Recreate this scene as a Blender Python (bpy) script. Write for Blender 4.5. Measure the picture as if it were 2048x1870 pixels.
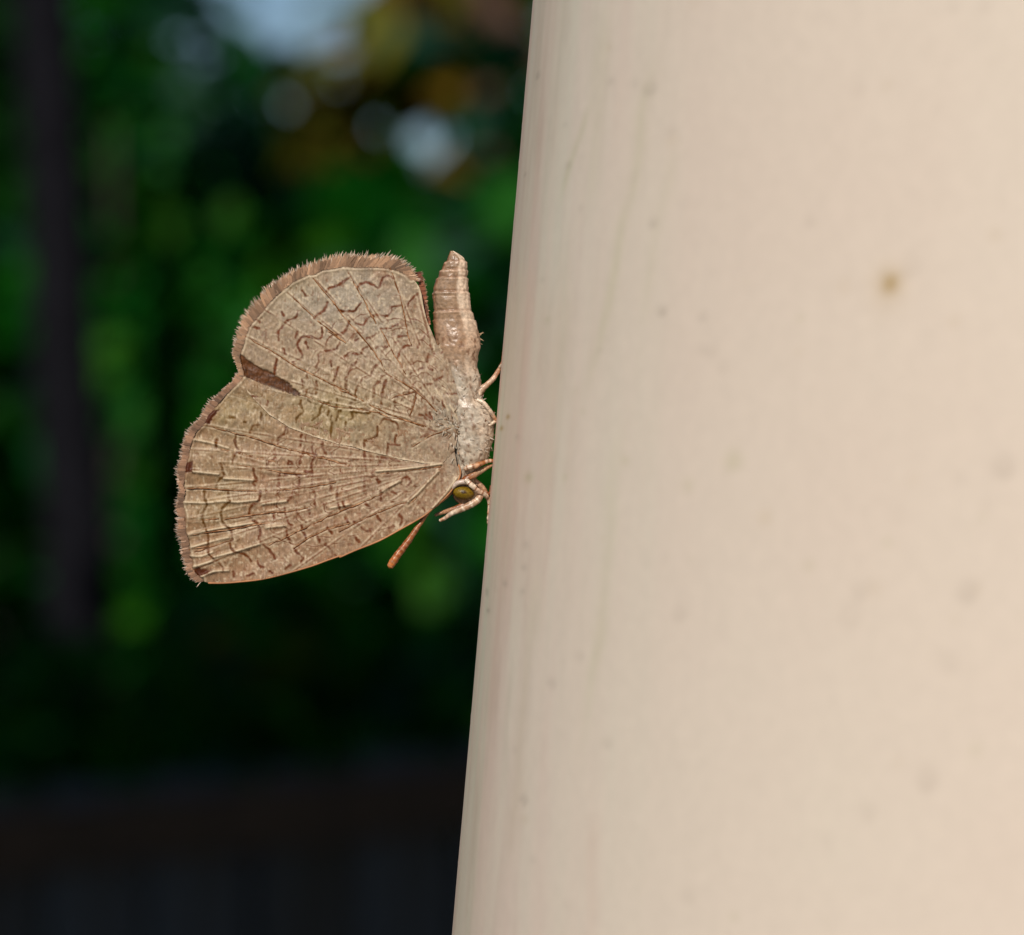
import bpy, math, random
import numpy as np

# ---------------------------------------------------------------- set-up: camera, sky, sun, exposure
for o in list(bpy.data.objects):
    bpy.data.objects.remove(o, do_unlink=True)
scene = bpy.context.scene
COL = scene.collection
R = math.radians

S = 0.0215e-3            # metres covered by one photograph pixel in the plane of the wings
D0 = 0.15                # camera to wing plane
ZC = 1.30                # height of the lens above the ground

cam = bpy.data.cameras.new('camera')
cam.sensor_width = 36.0
cam.lens = 18.0 / ((1024 * S) / D0)
cam.clip_start = 0.005
cam.clip_end = 2000.0
cam.dof.use_dof = True
cam.dof.focus_distance = D0 - 0.0004
cam.dof.aperture_fstop = cam.lens / 2.2
camo = bpy.data.objects.new('camera', cam)
camo.location = (0, -D0, ZC)
camo.rotation_euler = (R(90), 0, 0)
COL.objects.link(camo)
scene.camera = camo

SUN_DIR = np.array([-0.25, -0.76, 0.55]); SUN_DIR /= np.linalg.norm(SUN_DIR)
SUN_EL = math.asin(SUN_DIR[2])
SUN_AZ = math.atan2(SUN_DIR[0], SUN_DIR[1])      # from +Y towards +X

world = bpy.data.worlds.new('World')
scene.world = world
world.use_nodes = True
nt = world.node_tree
bg = nt.nodes['Background']
sky = nt.nodes.new('ShaderNodeTexSky')
sky.sky_type = 'NISHITA'
sky.sun_disc = False
sky.sun_elevation = SUN_EL
sky.sun_rotation = SUN_AZ
sky.air_density = 1.0
sky.dust_density = 0.15
sky.ozone_density = 3.5
nt.links.new(sky.outputs[0], bg.inputs['Color'])
bg.inputs['Strength'].default_value = 0.05

sun = bpy.data.lights.new('sun', 'SUN')
sun.energy = 3.0
sun.angle = R(0.6)
sun.color = (1.0, 0.91, 0.81)
suno = bpy.data.objects.new('sun', sun)
from mathutils import Vector, Matrix
suno.rotation_euler = Vector(SUN_DIR).to_track_quat('Z', 'Y').to_euler()
suno.location = (0, -3, 6)
COL.objects.link(suno)

vs = scene.view_settings
vs.view_transform = 'Standard'
vs.look = 'None'
vs.exposure = 0.27
vs.gamma = 1.0
scene.cycles.use_denoising = True
scene.cycles.max_bounces = 6

rng = np.random.default_rng(7)
random.seed(7)

# ---------------------------------------------------------------- helpers
def lin(r, g, b):
    v = np.array([r, g, b], float) / 255.0
    return np.where(v <= 0.04045, v / 12.92, ((v + 0.055) / 1.055) ** 2.4)

def P(px, py, y=0.0):
    """A photograph pixel at depth y (metres beyond the wing plane) as a world point."""
    k = (D0 + y) / D0
    return np.array([(px - 1024) * S * k, y, ZC + (935 - py) * S * k])

def tag(o, label=None, cat=None, group=None, kind=None):
    if label: o['label'] = label
    if cat: o['category'] = cat
    if group: o['group'] = group
    if kind: o['kind'] = kind
    return o

def empty(name, loc):
    o = bpy.data.objects.new(name, None)
    o.location = loc
    o.empty_display_size = 0.01
    COL.objects.link(o)
    return o

def build(name, verts, faces, mat, parent=None, cols=None, smooth=True, origin=None):
    """One mesh object. verts (n,3) in world metres, faces (m,3) or (m,4) array or a list."""
    verts = np.asarray(verts, float)
    if origin is None:
        origin = np.array(parent_world(parent)) if parent is not None else verts.mean(0)
    origin = np.asarray(origin, float)
    me = bpy.data.meshes.new(name)
    v = verts - origin
    if isinstance(faces, np.ndarray):
        me.vertices.add(len(v))
        me.vertices.foreach_set('co', v.astype(np.float32).ravel())
        k = faces.shape[1]
        me.loops.add(faces.size)
        me.loops.foreach_set('vertex_index', faces.astype(np.int32).ravel())
        me.polygons.add(len(faces))
        me.polygons.foreach_set('loop_start', np.arange(0, faces.size, k, dtype=np.int32))
        me.polygons.foreach_set('loop_total', np.full(len(faces), k, dtype=np.int32))
        me.update(calc_edges=True)
        me.validate()
    else:
        me.from_pydata(v.tolist(), [], [list(map(int, f)) for f in faces])
        me.update()
    if smooth:
        me.polygons.foreach_set('use_smooth', np.ones(len(me.polygons), dtype=bool))
    if cols is not None:
        a = me.color_attributes.new('Col', 'FLOAT_COLOR', 'POINT')
        c = np.ones((len(v), 4), np.float32)
        c[:, :3] = np.clip(cols, 0, 1)
        a.data.foreach_set('color', c.ravel())
    me.materials.append(mat)
    o = bpy.data.objects.new(name, me)
    COL.objects.link(o)
    if parent is not None:
        o.parent = parent
        o.location = Vector(origin - np.array(parent_world(parent)))
    else:
        o.location = Vector(origin)
    return o

def parent_world(o):
    p = Vector((0, 0, 0))
    while o is not None:
        p = p + o.location
        o = o.parent
    return tuple(p)

def vnoise(x, y, seed):
    """Smooth value noise in -1..1 on numpy arrays."""
    r = np.random.default_rng(seed).uniform(-1, 1, (256, 256))
    xi = np.floor(x).astype(int); yi = np.floor(y).astype(int)
    fx = x - xi; fy = y - yi
    fx = fx * fx * (3 - 2 * fx); fy = fy * fy * (3 - 2 * fy)
    a = r[xi % 256, yi % 256]; b = r[(xi + 1) % 256, yi % 256]
    c = r[xi % 256, (yi + 1) % 256]; d = r[(xi + 1) % 256, (yi + 1) % 256]
    return (a * (1 - fx) + b * fx) * (1 - fy) + (c * (1 - fx) + d * fx) * fy

def fbm(x, y, seed, octv=3):
    s = 0; a = 1.0; t = 0
    for i in range(octv):
        s = s + a * vnoise(x * 2 ** i + 17.3 * i, y * 2 ** i + 5.1 * i, seed + i)
        t += a; a *= 0.5
    return s / t

def nmat(name):
    m = bpy.data.materials.new(name)
    m.use_nodes = True
    return m, m.node_tree, m.node_tree.nodes['Principled BSDF']

def attr_mat(name, rough=0.6, noise_scale=3000.0, noise_amt=0.12, spec=0.3, sheen=0.0, bump=0.0, bump_scale=8000.0, translucent=0.0):
    """Pigment from the mesh's own colour attribute, broken up by fine procedural noise."""
    m, t, b = nmat(name)
    at = t.nodes.new('ShaderNodeAttribute'); at.attribute_name = 'Col'
    tc = t.nodes.new('ShaderNodeTexCoord')
    no = t.nodes.new('ShaderNodeTexNoise'); no.inputs['Scale'].default_value = noise_scale; no.inputs['Detail'].default_value = 4
    mr = t.nodes.new('ShaderNodeMapRange')
    mr.inputs['To Min'].default_value = 1 - noise_amt; mr.inputs['To Max'].default_value = 1 + noise_amt
    mr.inputs['From Min'].default_value = 0.3; mr.inputs['From Max'].default_value = 0.7
    mx = t.nodes.new('ShaderNodeVectorMath'); mx.operation = 'SCALE'
    t.links.new(tc.outputs['Object'], no.inputs['Vector'])
    t.links.new(no.outputs['Fac'], mr.inputs['Value'])
    t.links.new(at.outputs['Color'], mx.inputs[0])
    t.links.new(mr.outputs['Result'], mx.inputs['Scale'])
    t.links.new(mx.outputs['Vector'], b.inputs['Base Color'])
    b.inputs['Roughness'].default_value = rough
    b.inputs['Specular IOR Level'].default_value = spec
    if sheen:
        b.inputs['Sheen Weight'].default_value = sheen
        b.inputs['Sheen Roughness'].default_value = 0.4
    if bump:
        n2 = t.nodes.new('ShaderNodeTexNoise'); n2.inputs['Scale'].default_value = bump_scale; n2.inputs['Detail'].default_value = 3
        bp = t.nodes.new('ShaderNodeBump'); bp.inputs['Strength'].default_value = bump; bp.inputs['Distance'].default_value = 0.00003
        t.links.new(tc.outputs['Object'], n2.inputs['Vector'])
        t.links.new(n2.outputs['Fac'], bp.inputs['Height'])
        t.links.new(bp.outputs['Normal'], b.inputs['Normal'])
    if translucent:
        out = t.nodes['Material Output']
        tr = t.nodes.new('ShaderNodeBsdfTranslucent')
        mxs = t.nodes.new('ShaderNodeMixShader'); mxs.inputs[0].default_value = translucent
        t.links.new(mx.outputs['Vector'], tr.inputs['Color'])
        t.links.new(b.outputs[0], mxs.inputs[1]); t.links.new(tr.outputs[0], mxs.inputs[2])
        t.links.new(mxs.outputs[0], out.inputs['Surface'])
    return m

def tube(pts, rad, col, nseg=8, flat=1.0, sub=4):
    """Swept tube through world points with per-point radius and colour; returns verts, quads, cols."""
    pts = np.asarray(pts, float); rad = np.asarray(rad, float); col = np.asarray(col, float)
    n = len(pts)
    # Catmull-Rom refinement
    if sub > 1 and n > 2:
        t = np.linspace(0, n - 1, (n - 1) * sub + 1)
        i = np.minimum(t.astype(int), n - 2); f = (t - i)[:, None]
        p0 = pts[np.maximum(i - 1, 0)]; p1 = pts[i]; p2 = pts[i + 1]; p3 = pts[np.minimum(i + 2, n - 1)]
        q = 0.5 * (2 * p1 + (p2 - p0) * f + (2 * p0 - 5 * p1 + 4 * p2 - p3) * f ** 2 + (3 * p1 - p0 - 3 * p2 + p3) * f ** 3)
        rad = rad[i] * (1 - f[:, 0]) + rad[i + 1] * f[:, 0]
        col = col[i] * (1 - f) + col[i + 1] * f
        pts = q
    n = len(pts)
    T = np.gradient(pts, axis=0); T /= np.linalg.norm(T, axis=1)[:, None] + 1e-12
    up = np.array([0, 1.0, 0.02]); up /= np.linalg.norm(up)
    A = np.cross(T, up); A /= np.linalg.norm(A, axis=1)[:, None] + 1e-9
    B = np.cross(A, T)
    ang = np.arange(nseg) / nseg * 2 * math.pi
    V = pts[:, None] + rad[:, None, None] * (np.cos(ang)[None, :, None] * A[:, None] + flat * np.sin(ang)[None, :, None] * B[:, None])
    V = V.reshape(-1, 3)
    i = np.arange(n - 1)[:, None] * nseg; j = np.arange(nseg)[None, :]; j2 = (j + 1) % nseg
    F = np.stack([i + j, i + j2, i + nseg + j2, i + nseg + j], -1).reshape(-1, 4)
    C = np.repeat(col, nseg, 0)
    # rounded ends
    V = np.vstack([V, pts[0] - T[0] * rad[0] * 0.6, pts[-1] + T[-1] * rad[-1] * 0.6])
    C = np.vstack([C, col[0], col[-1]])
    e0 = len(V) - 2; e1 = len(V) - 1; b = (n - 1) * nseg
    cap = [[e0, (k + 1) % nseg, k, k] for k in range(nseg)] + [[e1, b + k, b + (k + 1) % nseg, b + (k + 1) % nseg] for k in range(nseg)]
    faces = [list(f) for f in F] + [c[:3] for c in cap]
    return V, faces, C

def merge(parts):
    V = []; F = []; C = []; n = 0
    for v, f, c in parts:
        V.append(v); C.append(c); F += [[a + n for a in q] for q in f]; n += len(v)
    return np.vstack(V), F, np.vstack(C)

# ================================================================ THE SETTING
# ---------------------------------------------------------------- ground
m_ground, t, b = nmat('garden_soil')
tc = t.nodes.new('ShaderNodeTexCoord')
n1 = t.nodes.new('ShaderNodeTexNoise'); n1.inputs['Scale'].default_value = 2.2; n1.inputs['Detail'].default_value = 8
cr = t.nodes.new('ShaderNodeValToRGB')
cr.color_ramp.elements[0].position = 0.35; cr.color_ramp.elements[0].color = (0.05, 0.04, 0.028, 1)
cr.color_ramp.elements[1].position = 0.68; cr.color_ramp.elements[1].color = (0.045, 0.07, 0.02, 1)
t.links.new(tc.outputs['Object'], n1.inputs['Vector']); t.links.new(n1.outputs['Fac'], cr.inputs[0])
t.links.new(cr.outputs[0], b.inputs['Base Color'])
b.inputs['Roughness'].default_value = 0.95
bp = t.nodes.new('ShaderNodeBump'); bp.inputs['Strength'].default_value = 0.6; bp.inputs['Distance'].default_value = 0.05
t.links.new(n1.outputs['Fac'], bp.inputs['Height']); t.links.new(bp.outputs['Normal'], b.inputs['Normal'])
g = np.concatenate([-np.geomspace(600, 0.5, 24), [0], np.geomspace(0.5, 600, 24)])
gx, gy = np.meshgrid(g, g, indexing='ij')
gz = 0.03 * fbm(gx * 0.7, gy * 0.7, 91) * np.clip(np.hypot(gx, gy) / 1.5 - 0.5, 0, 1) - 0.02
n = len(g)
ii, jj = np.meshgrid(np.arange(n - 1), np.arange(n - 1), indexing='ij')
gf = np.stack([ii * n + jj, (ii + 1) * n + jj, (ii + 1) * n + jj + 1, ii * n + jj + 1], -1).reshape(-1, 4)
tag(build('ground', np.stack([gx, gy, gz], -1).reshape(-1, 3), gf, m_ground, origin=(0, 0, 0)), kind='structure')

# ---------------------------------------------------------------- the pole
RP = 0.0375
tilt = math.atan2(162, 1870)
AX = np.array([math.sin(tilt), 0, math.cos(tilt)])            # pole direction, leaning right
UX = np.array([math.cos(tilt), 0, -math.sin(tilt)])           # across the pole
EDGE = P(985.0, 935)
AXC = EDGE + RP * UX                                          # a point on the axis, level with the butterfly

def pole_uv(px, py):
    """Where the sight line through a photograph pixel meets the pole: (angle from the left flank, distance along)."""
    o = np.array([0, -D0, ZC]); d = P(px, py) - o; d /= np.linalg.norm(d)
    w = o - AXC
    du = d @ UX; dy = d[1]; wu = w @ UX; wy = w[1]
    a = du * du + dy * dy; bb = 2 * (du * wu + dy * wy); c = wu * wu + wy * wy - RP * RP
    q = bb * bb - 4 * a * c
    tt = (-bb - math.sqrt(max(q, 0))) / (2 * a)
    h = w + tt * d
    return math.atan2(-h[1], -(h @ UX)), h @ AX

fine_a = np.linspace(-0.25, 1.75, 460)
coarse_a = np.linspace(1.75, 2 * math.pi - 0.25, 40)[1:-1]
aa = np.concatenate([fine_a, coarse_a])
zlo = -(ZC + 0.03) / math.cos(tilt); zhi = 1.25
hh = np.concatenate([np.linspace(zlo, -0.05, 30)[:-1], np.linspace(-0.05, -0.026, 20)[:-1], np.linspace(-0.026, 0.026, 330), np.linspace(0.026, 0.05, 20)[1:], np.linspace(0.05, zhi, 30)[1:]])
A_, H_ = np.meshgrid(aa, hh, indexing='ij')
U_ = A_ * RP * 1000            # mm round the pole
V_ = H_ * 1000                 # mm along the pole
base = lin(220, 205, 188)[None, None, :] * np.ones(A_.shape + (1,))
# faint weathering: long streaks and blotches of pinkish and greenish beige
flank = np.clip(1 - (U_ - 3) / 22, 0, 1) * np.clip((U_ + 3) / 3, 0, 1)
st = fbm(U_ * 0.55 + 0.05 * V_ + 40, V_ * 0.05, 11, 4)
bl = fbm(U_ * 0.12 + 9, V_ * 0.09, 23, 3)
fine = fbm(U_ * 1.6, V_ * 0.22, 31, 3)
tint = (0.24 * st * flank + 0.022 * bl)
base[..., 0] *= 1 + 0.45 * tint
base[..., 1] *= 1 - 0.35 * tint
base[..., 2] *= 1 - 0.10 * tint
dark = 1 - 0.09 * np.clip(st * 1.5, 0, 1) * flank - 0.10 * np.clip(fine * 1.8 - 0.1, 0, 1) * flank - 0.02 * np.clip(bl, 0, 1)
# shade on the turning left flank, painted into the colour
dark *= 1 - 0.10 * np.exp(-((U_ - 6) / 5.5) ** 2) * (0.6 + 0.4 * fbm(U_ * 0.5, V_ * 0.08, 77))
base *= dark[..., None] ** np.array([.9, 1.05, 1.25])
warm_light = np.clip(1 - U_ / 13, 0, 1) * np.clip((U_ + 6) / 4, 0, 1) * (.75 + .35 * fbm(U_ * .7, V_ * .06, 66, 3))  # warm light painted on the left flank, against the blue sky fill
base *= 1 - warm_light[..., None] * np.array([.03, .085, .15])
spots = [(1781, 566, 17, .42, 1), (1776, 574, 34, .13, 1), (1325, 620, 9, .22, 0), (1405, 630, 10, .10, 0), (1222, 163, 8, .16, 0), (1300, 175, 13, .16, 0),
         (1270, 168, 8, .10, 0), (1306, 444, 9, .16, 0), (1620, 440, 11, .09, 0), (1343, 260, 9, .08, 0), (1467, 922, 17, .12, 2), (2008, 929, 20, .13, 0),
         (1250, 922, 8, .10, 2), (1935, 1178, 19, .13, 0), (1720, 1180, 16, .09, 0), (1700, 1228, 22, .07, 0), (1358, 1225, 14, .09, 0), (1330, 1115, 9, .06, 0),
         (1855, 1555, 19, .13, 0), (1048, 1598, 9, .20, 0), (1057, 955, 9, .20, 2), (1076, 151, 4, .45, 0), (1051, 347, 3, .35, 0), (973, 1184, 4, .45, 0),
         (976, 1222, 4, .35, 0), (1010, 1167, 6, .20, 0), (1045, 1183, 6, .16, 0), (1048, 1135, 6, .18, 0), (1052, 1090, 7, .14, 0), (1104, 1364, 9, .14, 0),
         (1137, 330, 6, .20, 0), (1161, 415, 5, .14, 0), (1016, 833, 4, .50, 1), (1003, 856, 4, .50, 1), (1034, 875, 5, .18, 0), (1800, 1025, 18, .04, 0),
         (1215, 1485, 10, .10, 0), (1160, 1310, 9, .10, 0), (1425, 700, 12, .08, 0), (1445, 733, 11, .07, 0), (1405, 697, 10, .07, 0), (1717, 175, 14, .06, 0),
         (1290, 1130, 8, .06, 0), (1824, 530, 18, .07, 0), (1740, 1620, 17, .07, 0), (1900, 1320, 20, .06, 0), (1380, 1790, 14, .07, 0), (1130, 955, 6, .10, 2),
         (1200, 700, 7, .10, 0), (1085, 560, 5, .12, 0), (1095, 640, 6, .10, 2), (1130, 250, 5, .12, 0), (1030, 1500, 5, .12, 0), (1065, 1720, 7, .10, 0)]
for k in range(46):
    spots.append((rng.uniform(1010, 2040), rng.uniform(0, 1870), rng.uniform(4, 14), rng.uniform(.03, .09), int(rng.integers(0, 3))))
tints = [np.array([.95, 1.0, 1.05]), np.array([.75, .98, 1.5]), np.array([1.0, .85, 1.5])]
for sx, sy, sr, ss, kd in spots:
    try:
        a0, h0 = pole_uv(sx, sy); a1, _ = pole_uv(sx + sr, sy)
    except Exception:
        continue
    ra = max(abs(a1 - a0), 1e-4); rh = sr * S
    wob = 1 + 0.35 * fbm(U_ * 3 + sx, V_ * 3 + sy, 3, 2) if ss > .1 else 1.0
    q = (((A_ - a0) / ra) ** 2 + ((H_ - h0) / rh) ** 2) * wob
    if kd == 0 and sr >= 9:     # dried drop: soft ring with a darker lower rim
        w = np.exp(-((np.sqrt(q) - 0.75) / 0.35) ** 2) * (0.5 + 0.5 * np.clip(-(H_ - h0) / rh, -1, 1)) + 0.55 * np.exp(-q)
    else:
        w = np.exp(-q)
    base *= 1 - ss * np.clip(w, 0, 1)[..., None] * tints[kd]
streaks = [((1300, 174), (1182, 745), 10, .10, 2), ((1178, 208), (1126, 395), 6, .11, 2), ((1095, 0), (1045, 560), 26, .10, 0), ((1060, 60), (1010, 700), 9, .07, 0),
           ((1215, 0), (1175, 420), 16, .06, 2), ((1140, 480), (1085, 1050), 14, .07, 2), ((1240, 880), (1165, 1500), 13, .06, 2), ((1010, 1050), (965, 1500), 12, .10, 0),
           ((1190, 1640), (1180, 1870), 12, .08, 0), ((1075, 1150), (1020, 1700), 15, .06, 2), ((1350, 300), (1290, 620), 12, .05, 2), ((1130, 0), (1105, 300), 5, .08, 0),
           ((960, 1500), (930, 1850), 8, .09, 0), ((1160, 740), (1128, 980), 8, .06, 0)]
stint = [np.array([.55, 1.0, 1.15]), None, np.array([1.0, .75, 1.5])]
for (sx0, sy0), (sx1, sy1), sw, ss, kd in streaks:
    a0, h0 = pole_uv(sx0, sy0); a1, h1 = pole_uv(sx1, sy1); aw, _ = pole_uv((sx0 + sx1) / 2 + sw, (sy0 + sy1) / 2); am, _ = pole_uv((sx0 + sx1) / 2, (sy0 + sy1) / 2)
    tt = (H_ - h0) / (h1 - h0); ac = a0 + (a1 - a0) * tt + .010 * fbm(V_ * .35 + sx0, V_ * 0 + 3, 41, 2)
    w = np.exp(-((A_ - ac) / max(abs(aw - am), 1e-3)) ** 2) * np.clip((tt + .12) / .3, 0, 1) * np.clip((1.12 - tt) / .3, 0, 1) * np.clip(.7 + fbm(U_ * .9, V_ * .25 + sx1, 43, 3), 0, 1.2)
    base *= 1 - ss * w[..., None] * stint[kd]
rr = RP + 0.000012 * fbm(U_ * 0.8, V_ * 0.3, 55, 3) + 0.00004 * np.clip(fbm(U_ * 1.1 + 3, V_ * 2.3, 57, 2) - 0.55, 0, 1)
pv = AXC + H_[..., None] * AX + rr[..., None] * (-np.cos(A_)[..., None] * UX + (-np.sin(A_)[..., None]) * np.array([0, 1.0, 0]))
na, nh = A_.shape
ii, jj = np.meshgrid(np.arange(na), np.arange(nh - 1), indexing='ij')
i2 = (ii + 1) % na
pf = np.stack([ii * nh + jj, ii * nh + jj + 1, i2 * nh + jj + 1, i2 * nh + jj], -1).reshape(-1, 4)
m_pole = attr_mat('cream_plastic', rough=0.52, noise_scale=1800.0, noise_amt=0.022, spec=0.35, bump=0.10, bump_scale=2500.0)
pole = build('pole', pv.reshape(-1, 3), pf, m_pole, cols=base.reshape(-1, 3), origin=AXC + zlo * AX)
tag(pole, 'thick smooth cream pole with small brown specks beside the butterfly', 'pole')

# ---------------------------------------------------------------- fence of upright boards
m_board, t, b = nmat('weathered_board')
tc = t.nodes.new('ShaderNodeTexCoord'); oi = t.nodes.new('ShaderNodeObjectInfo')
mp = t.nodes.new('ShaderNodeMapping'); mp.inputs['Scale'].default_value = (14, 14, 1.2)
no = t.nodes.new('ShaderNodeTexNoise'); no.inputs['Scale'].default_value = 3; no.inputs['Detail'].default_value = 6
cr = t.nodes.new('ShaderNodeValToRGB')
cr.color_ramp.elements[0].position = 0.3; cr.color_ramp.elements[0].color = (0.03, 0.022, 0.017, 1)
cr.color_ramp.elements[1].position = 0.75; cr.color_ramp.elements[1].color = (0.06, 0.066, 0.085, 1)
ad = t.nodes.new('ShaderNodeMath'); ad.operation = 'MULTIPLY_ADD'; ad.inputs[1].default_value = 0.35
t.links.new(tc.outputs['Object'], mp.inputs['Vector']); t.links.new(mp.outputs[0], no.inputs['Vector'])
t.links.new(oi.outputs['Random'], ad.inputs[0]); t.links.new(no.outputs['Fac'], ad.inputs[2])
sb = t.nodes.new('ShaderNodeMath'); sb.operation = 'SUBTRACT'; sb.inputs[1].default_value = 0.17
t.links.new(ad.outputs[0], sb.inputs[0]); t.links.new(sb.outputs[0], cr.inputs[0]); t.links.new(cr.outputs[0], b.inputs['Base Color'])
b.inputs['Roughness'].default_value = 0.85
def boxmesh(name, sx, sy, sz, bev=0.004):
    import bmesh
    bm = bmesh.new(); bmesh.ops.create_cube(bm, size=1)
    bmesh.ops.scale(bm, vec=(sx, sy, sz), verts=bm.verts)
    bmesh.ops.translate(bm, vec=(0, 0, sz / 2), verts=bm.verts)
    bmesh.ops.bevel(bm, geom=bm.edges, offset=bev, segments=1, affect='EDGES')
    me = bpy.data.meshes.new(name); bm.to_mesh(me); bm.free(); me.materials.append(m_board)
    return me
FY = 4.1
fence = empty('fence', (0, FY, 0))
tag(fence, 'low dark grey-brown fence of upright boards below the foliage', 'fence')
me_b = boxmesh('board', 0.118, 0.022, 0.93)
for k in range(34):
    o = bpy.data.objects.new('board', me_b); COL.objects.link(o); o.parent = fence
    x = -2.3 + k * 0.128
    o.location = (x, rng.uniform(-.004, .004), 0.02); o.scale = (1, 1, 0.985 + 0.115 * min(max(x + .33, -.5), .6) + rng.uniform(-.012, .012))
    o.rotation_euler = (0, R(rng.uniform(-.4, .4)), 0)
me_r = boxmesh('rail', 4.4, 0.05, 0.07)
for z in (0.22, 0.74):
    o = bpy.data.objects.new('rail', me_r); COL.objects.link(o); o.parent = fence; o.location = (-0.15, 0.038, z)
m_cap = m_board.copy(); m_cap.name = 'brown_board'
for nd in m_cap.node_tree.nodes:
    if nd.type == 'VALTORGB':
        nd.color_ramp.elements[0].color = (0.03, 0.014, 0.007, 1); nd.color_ramp.elements[1].color = (0.06, 0.03, 0.016, 1)
me_c = boxmesh('cap_rail', 1.25, 0.03, 0.075); me_c.materials.clear(); me_c.materials.append(m_cap)
for x, zc_, rt in ((-0.32, 0.838, -6.0), (-1.55, 0.79, 1.0), (0.92, 0.915, 0.0)):
    o = bpy.data.objects.new('cap_rail', me_c); COL.objects.link(o); o.parent = fence; o.location = (x, -0.032, zc_); o.rotation_euler = (0, R(rt), 0)
me_p = boxmesh('post', 0.09, 0.09, 0.9)
for x in (-1.9, -0.3, 1.3):
    o = bpy.data.objects.new('post', me_p); COL.objects.link(o); o.parent = fence; o.location = (x, 0.11, 0)

# ---------------------------------------------------------------- trees and shrubs
m_leaf = attr_mat('leaf', rough=0.6, noise_scale=30.0, noise_amt=0.25, spec=0.15, translucent=0.45)
m_bark = attr_mat('bark', rough=0.95, noise_scale=40.0, noise_amt=0.4, spec=0.04)
GREENS = [(0.005, 0.105, 0.003), (0.009, 0.120, 0.004), (0.004, 0.090, 0.008), (0.024, 0.120, 0.004), (0.006, 0.105, 0.018)]
OCHRES = [(0.22, 0.14, 0.014), (0.17, 0.16, 0.014), (0.20, 0.11, 0.025), (0.12, 0.15, 0.012)]
TEALS = [(0.02, 0.085, 0.045), (0.03, 0.09, 0.06), (0.012, 0.07, 0.03)]  # leaf palette with the sky's reflection painted in

LEAF = np.array([[0, 0, 0], [0.28, .25, .05], [0.30, .6, .05], [0, 1, -.06], [-.30, .6, .05], [-.28, .25, .05], [0, .5, -.02]])
LEAF_F = np.array([[0, 1, 6], [1, 2, 6], [2, 3, 6], [3, 4, 6], [4, 5, 6], [5, 0, 6]])
def leaves(centres, size, pal, droop=0.5, seed=0):
    r = np.random.default_rng(seed)
    n = len(centres)
    sz = size * r.uniform(.65, 1.25, n)
    az = r.uniform(0, 2 * math.pi, n); el = r.normal(-droop, .5, n); roll = r.uniform(-1.2, 1.2, n)
    d = np.stack([np.cos(az) * np.cos(el), np.sin(az) * np.cos(el), np.sin(el)], -1)
    s = np.cross(d, [0, 0, 1.0]); s /= np.linalg.norm(s, axis=1)[:, None] + 1e-9
    u = np.cross(s, d)
    s2 = s * np.cos(roll)[:, None] + u * np.sin(roll)[:, None]; u2 = np.cross(s2, d)
    V = centres[:, None] + sz[:, None, None] * (LEAF[None, :, 0:1] * s2[:, None] + LEAF[None, :, 1:2] * d[:, None] + LEAF[None, :, 2:3] * u2[:, None])
    F = (np.arange(n)[:, None, None] * 7 + LEAF_F[None]).reshape(-1, 3)
    p = np.array(pal)[r.integers(0, len(pal), n)] * r.uniform(.85, 1.4, (n, 1))
    return V.reshape(-1, 3), F, np.repeat(p, 7, 0)

def blob(c, rad, n, seed, hollow=0.35):
    r = np.random.default_rng(seed)
    v = r.normal(size=(n, 3)); v /= np.linalg.norm(v, axis=1)[:, None]
    q = r.uniform(hollow ** 3, 1, n) ** (1 / 3)
    # lumpy outline
    lump = 1 + 0.22 * np.sin(v[:, 0] * 5 + seed) * np.cos(v[:, 2] * 6 + seed * 1.7)
    return np.array(c) + v * (q * lump)[:, None] * np.array(rad)

def crown(name, parent, blobs, size, droop=.5, gaps=()):
    """blobs: (centre, radii, leaf count, palette, seed). gaps: (centre, radii) openings in the crown."""
    VV = []; FF = []; CC = []; n = 0
    for c, rad, cnt, pal, sd in blobs:
        pts = blob(c, rad, cnt, sd)
        for gc, gr in gaps:
            pts = pts[(((pts - np.array(gc)) / np.array(gr)) ** 2).sum(1) > 1]
        v, f, cc = leaves(pts, size, pal, droop, sd + 100)
        VV.append(v); FF.append(f + n); CC.append(cc); n += len(v)
    return build(name, np.vstack(VV), np.vstack(FF), m_leaf, parent, np.vstack(CC), smooth=False)

def limbs(name, parent, paths, col):
    parts = []
    for pts, rad in paths:
        c = np.array([col] * len(pts))
        parts.append(tube(pts, rad, c, nseg=9, sub=4))
    v, f, c = merge(parts)
    v = v + 0.004 * np.stack([np.sin(v[:, 2] * 37), np.sin(v[:, 2] * 29 + 1), 0 * v[:, 0]], -1)
    return build(name, v, f, m_bark, parent, c)

def tree(label, base, trunk_paths, blobs, size, bark=(0.009, 0.009, 0.012), gaps=(), name='tree', cat='tree', group='trees and shrubs behind the butterfly', droop=.5):
    root = empty(name, base)
    tag(root, label, cat, group)
    limbs('trunk', root, trunk_paths, bark)
    crown('crown', root, blobs, size, droop, gaps)
    return root

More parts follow.
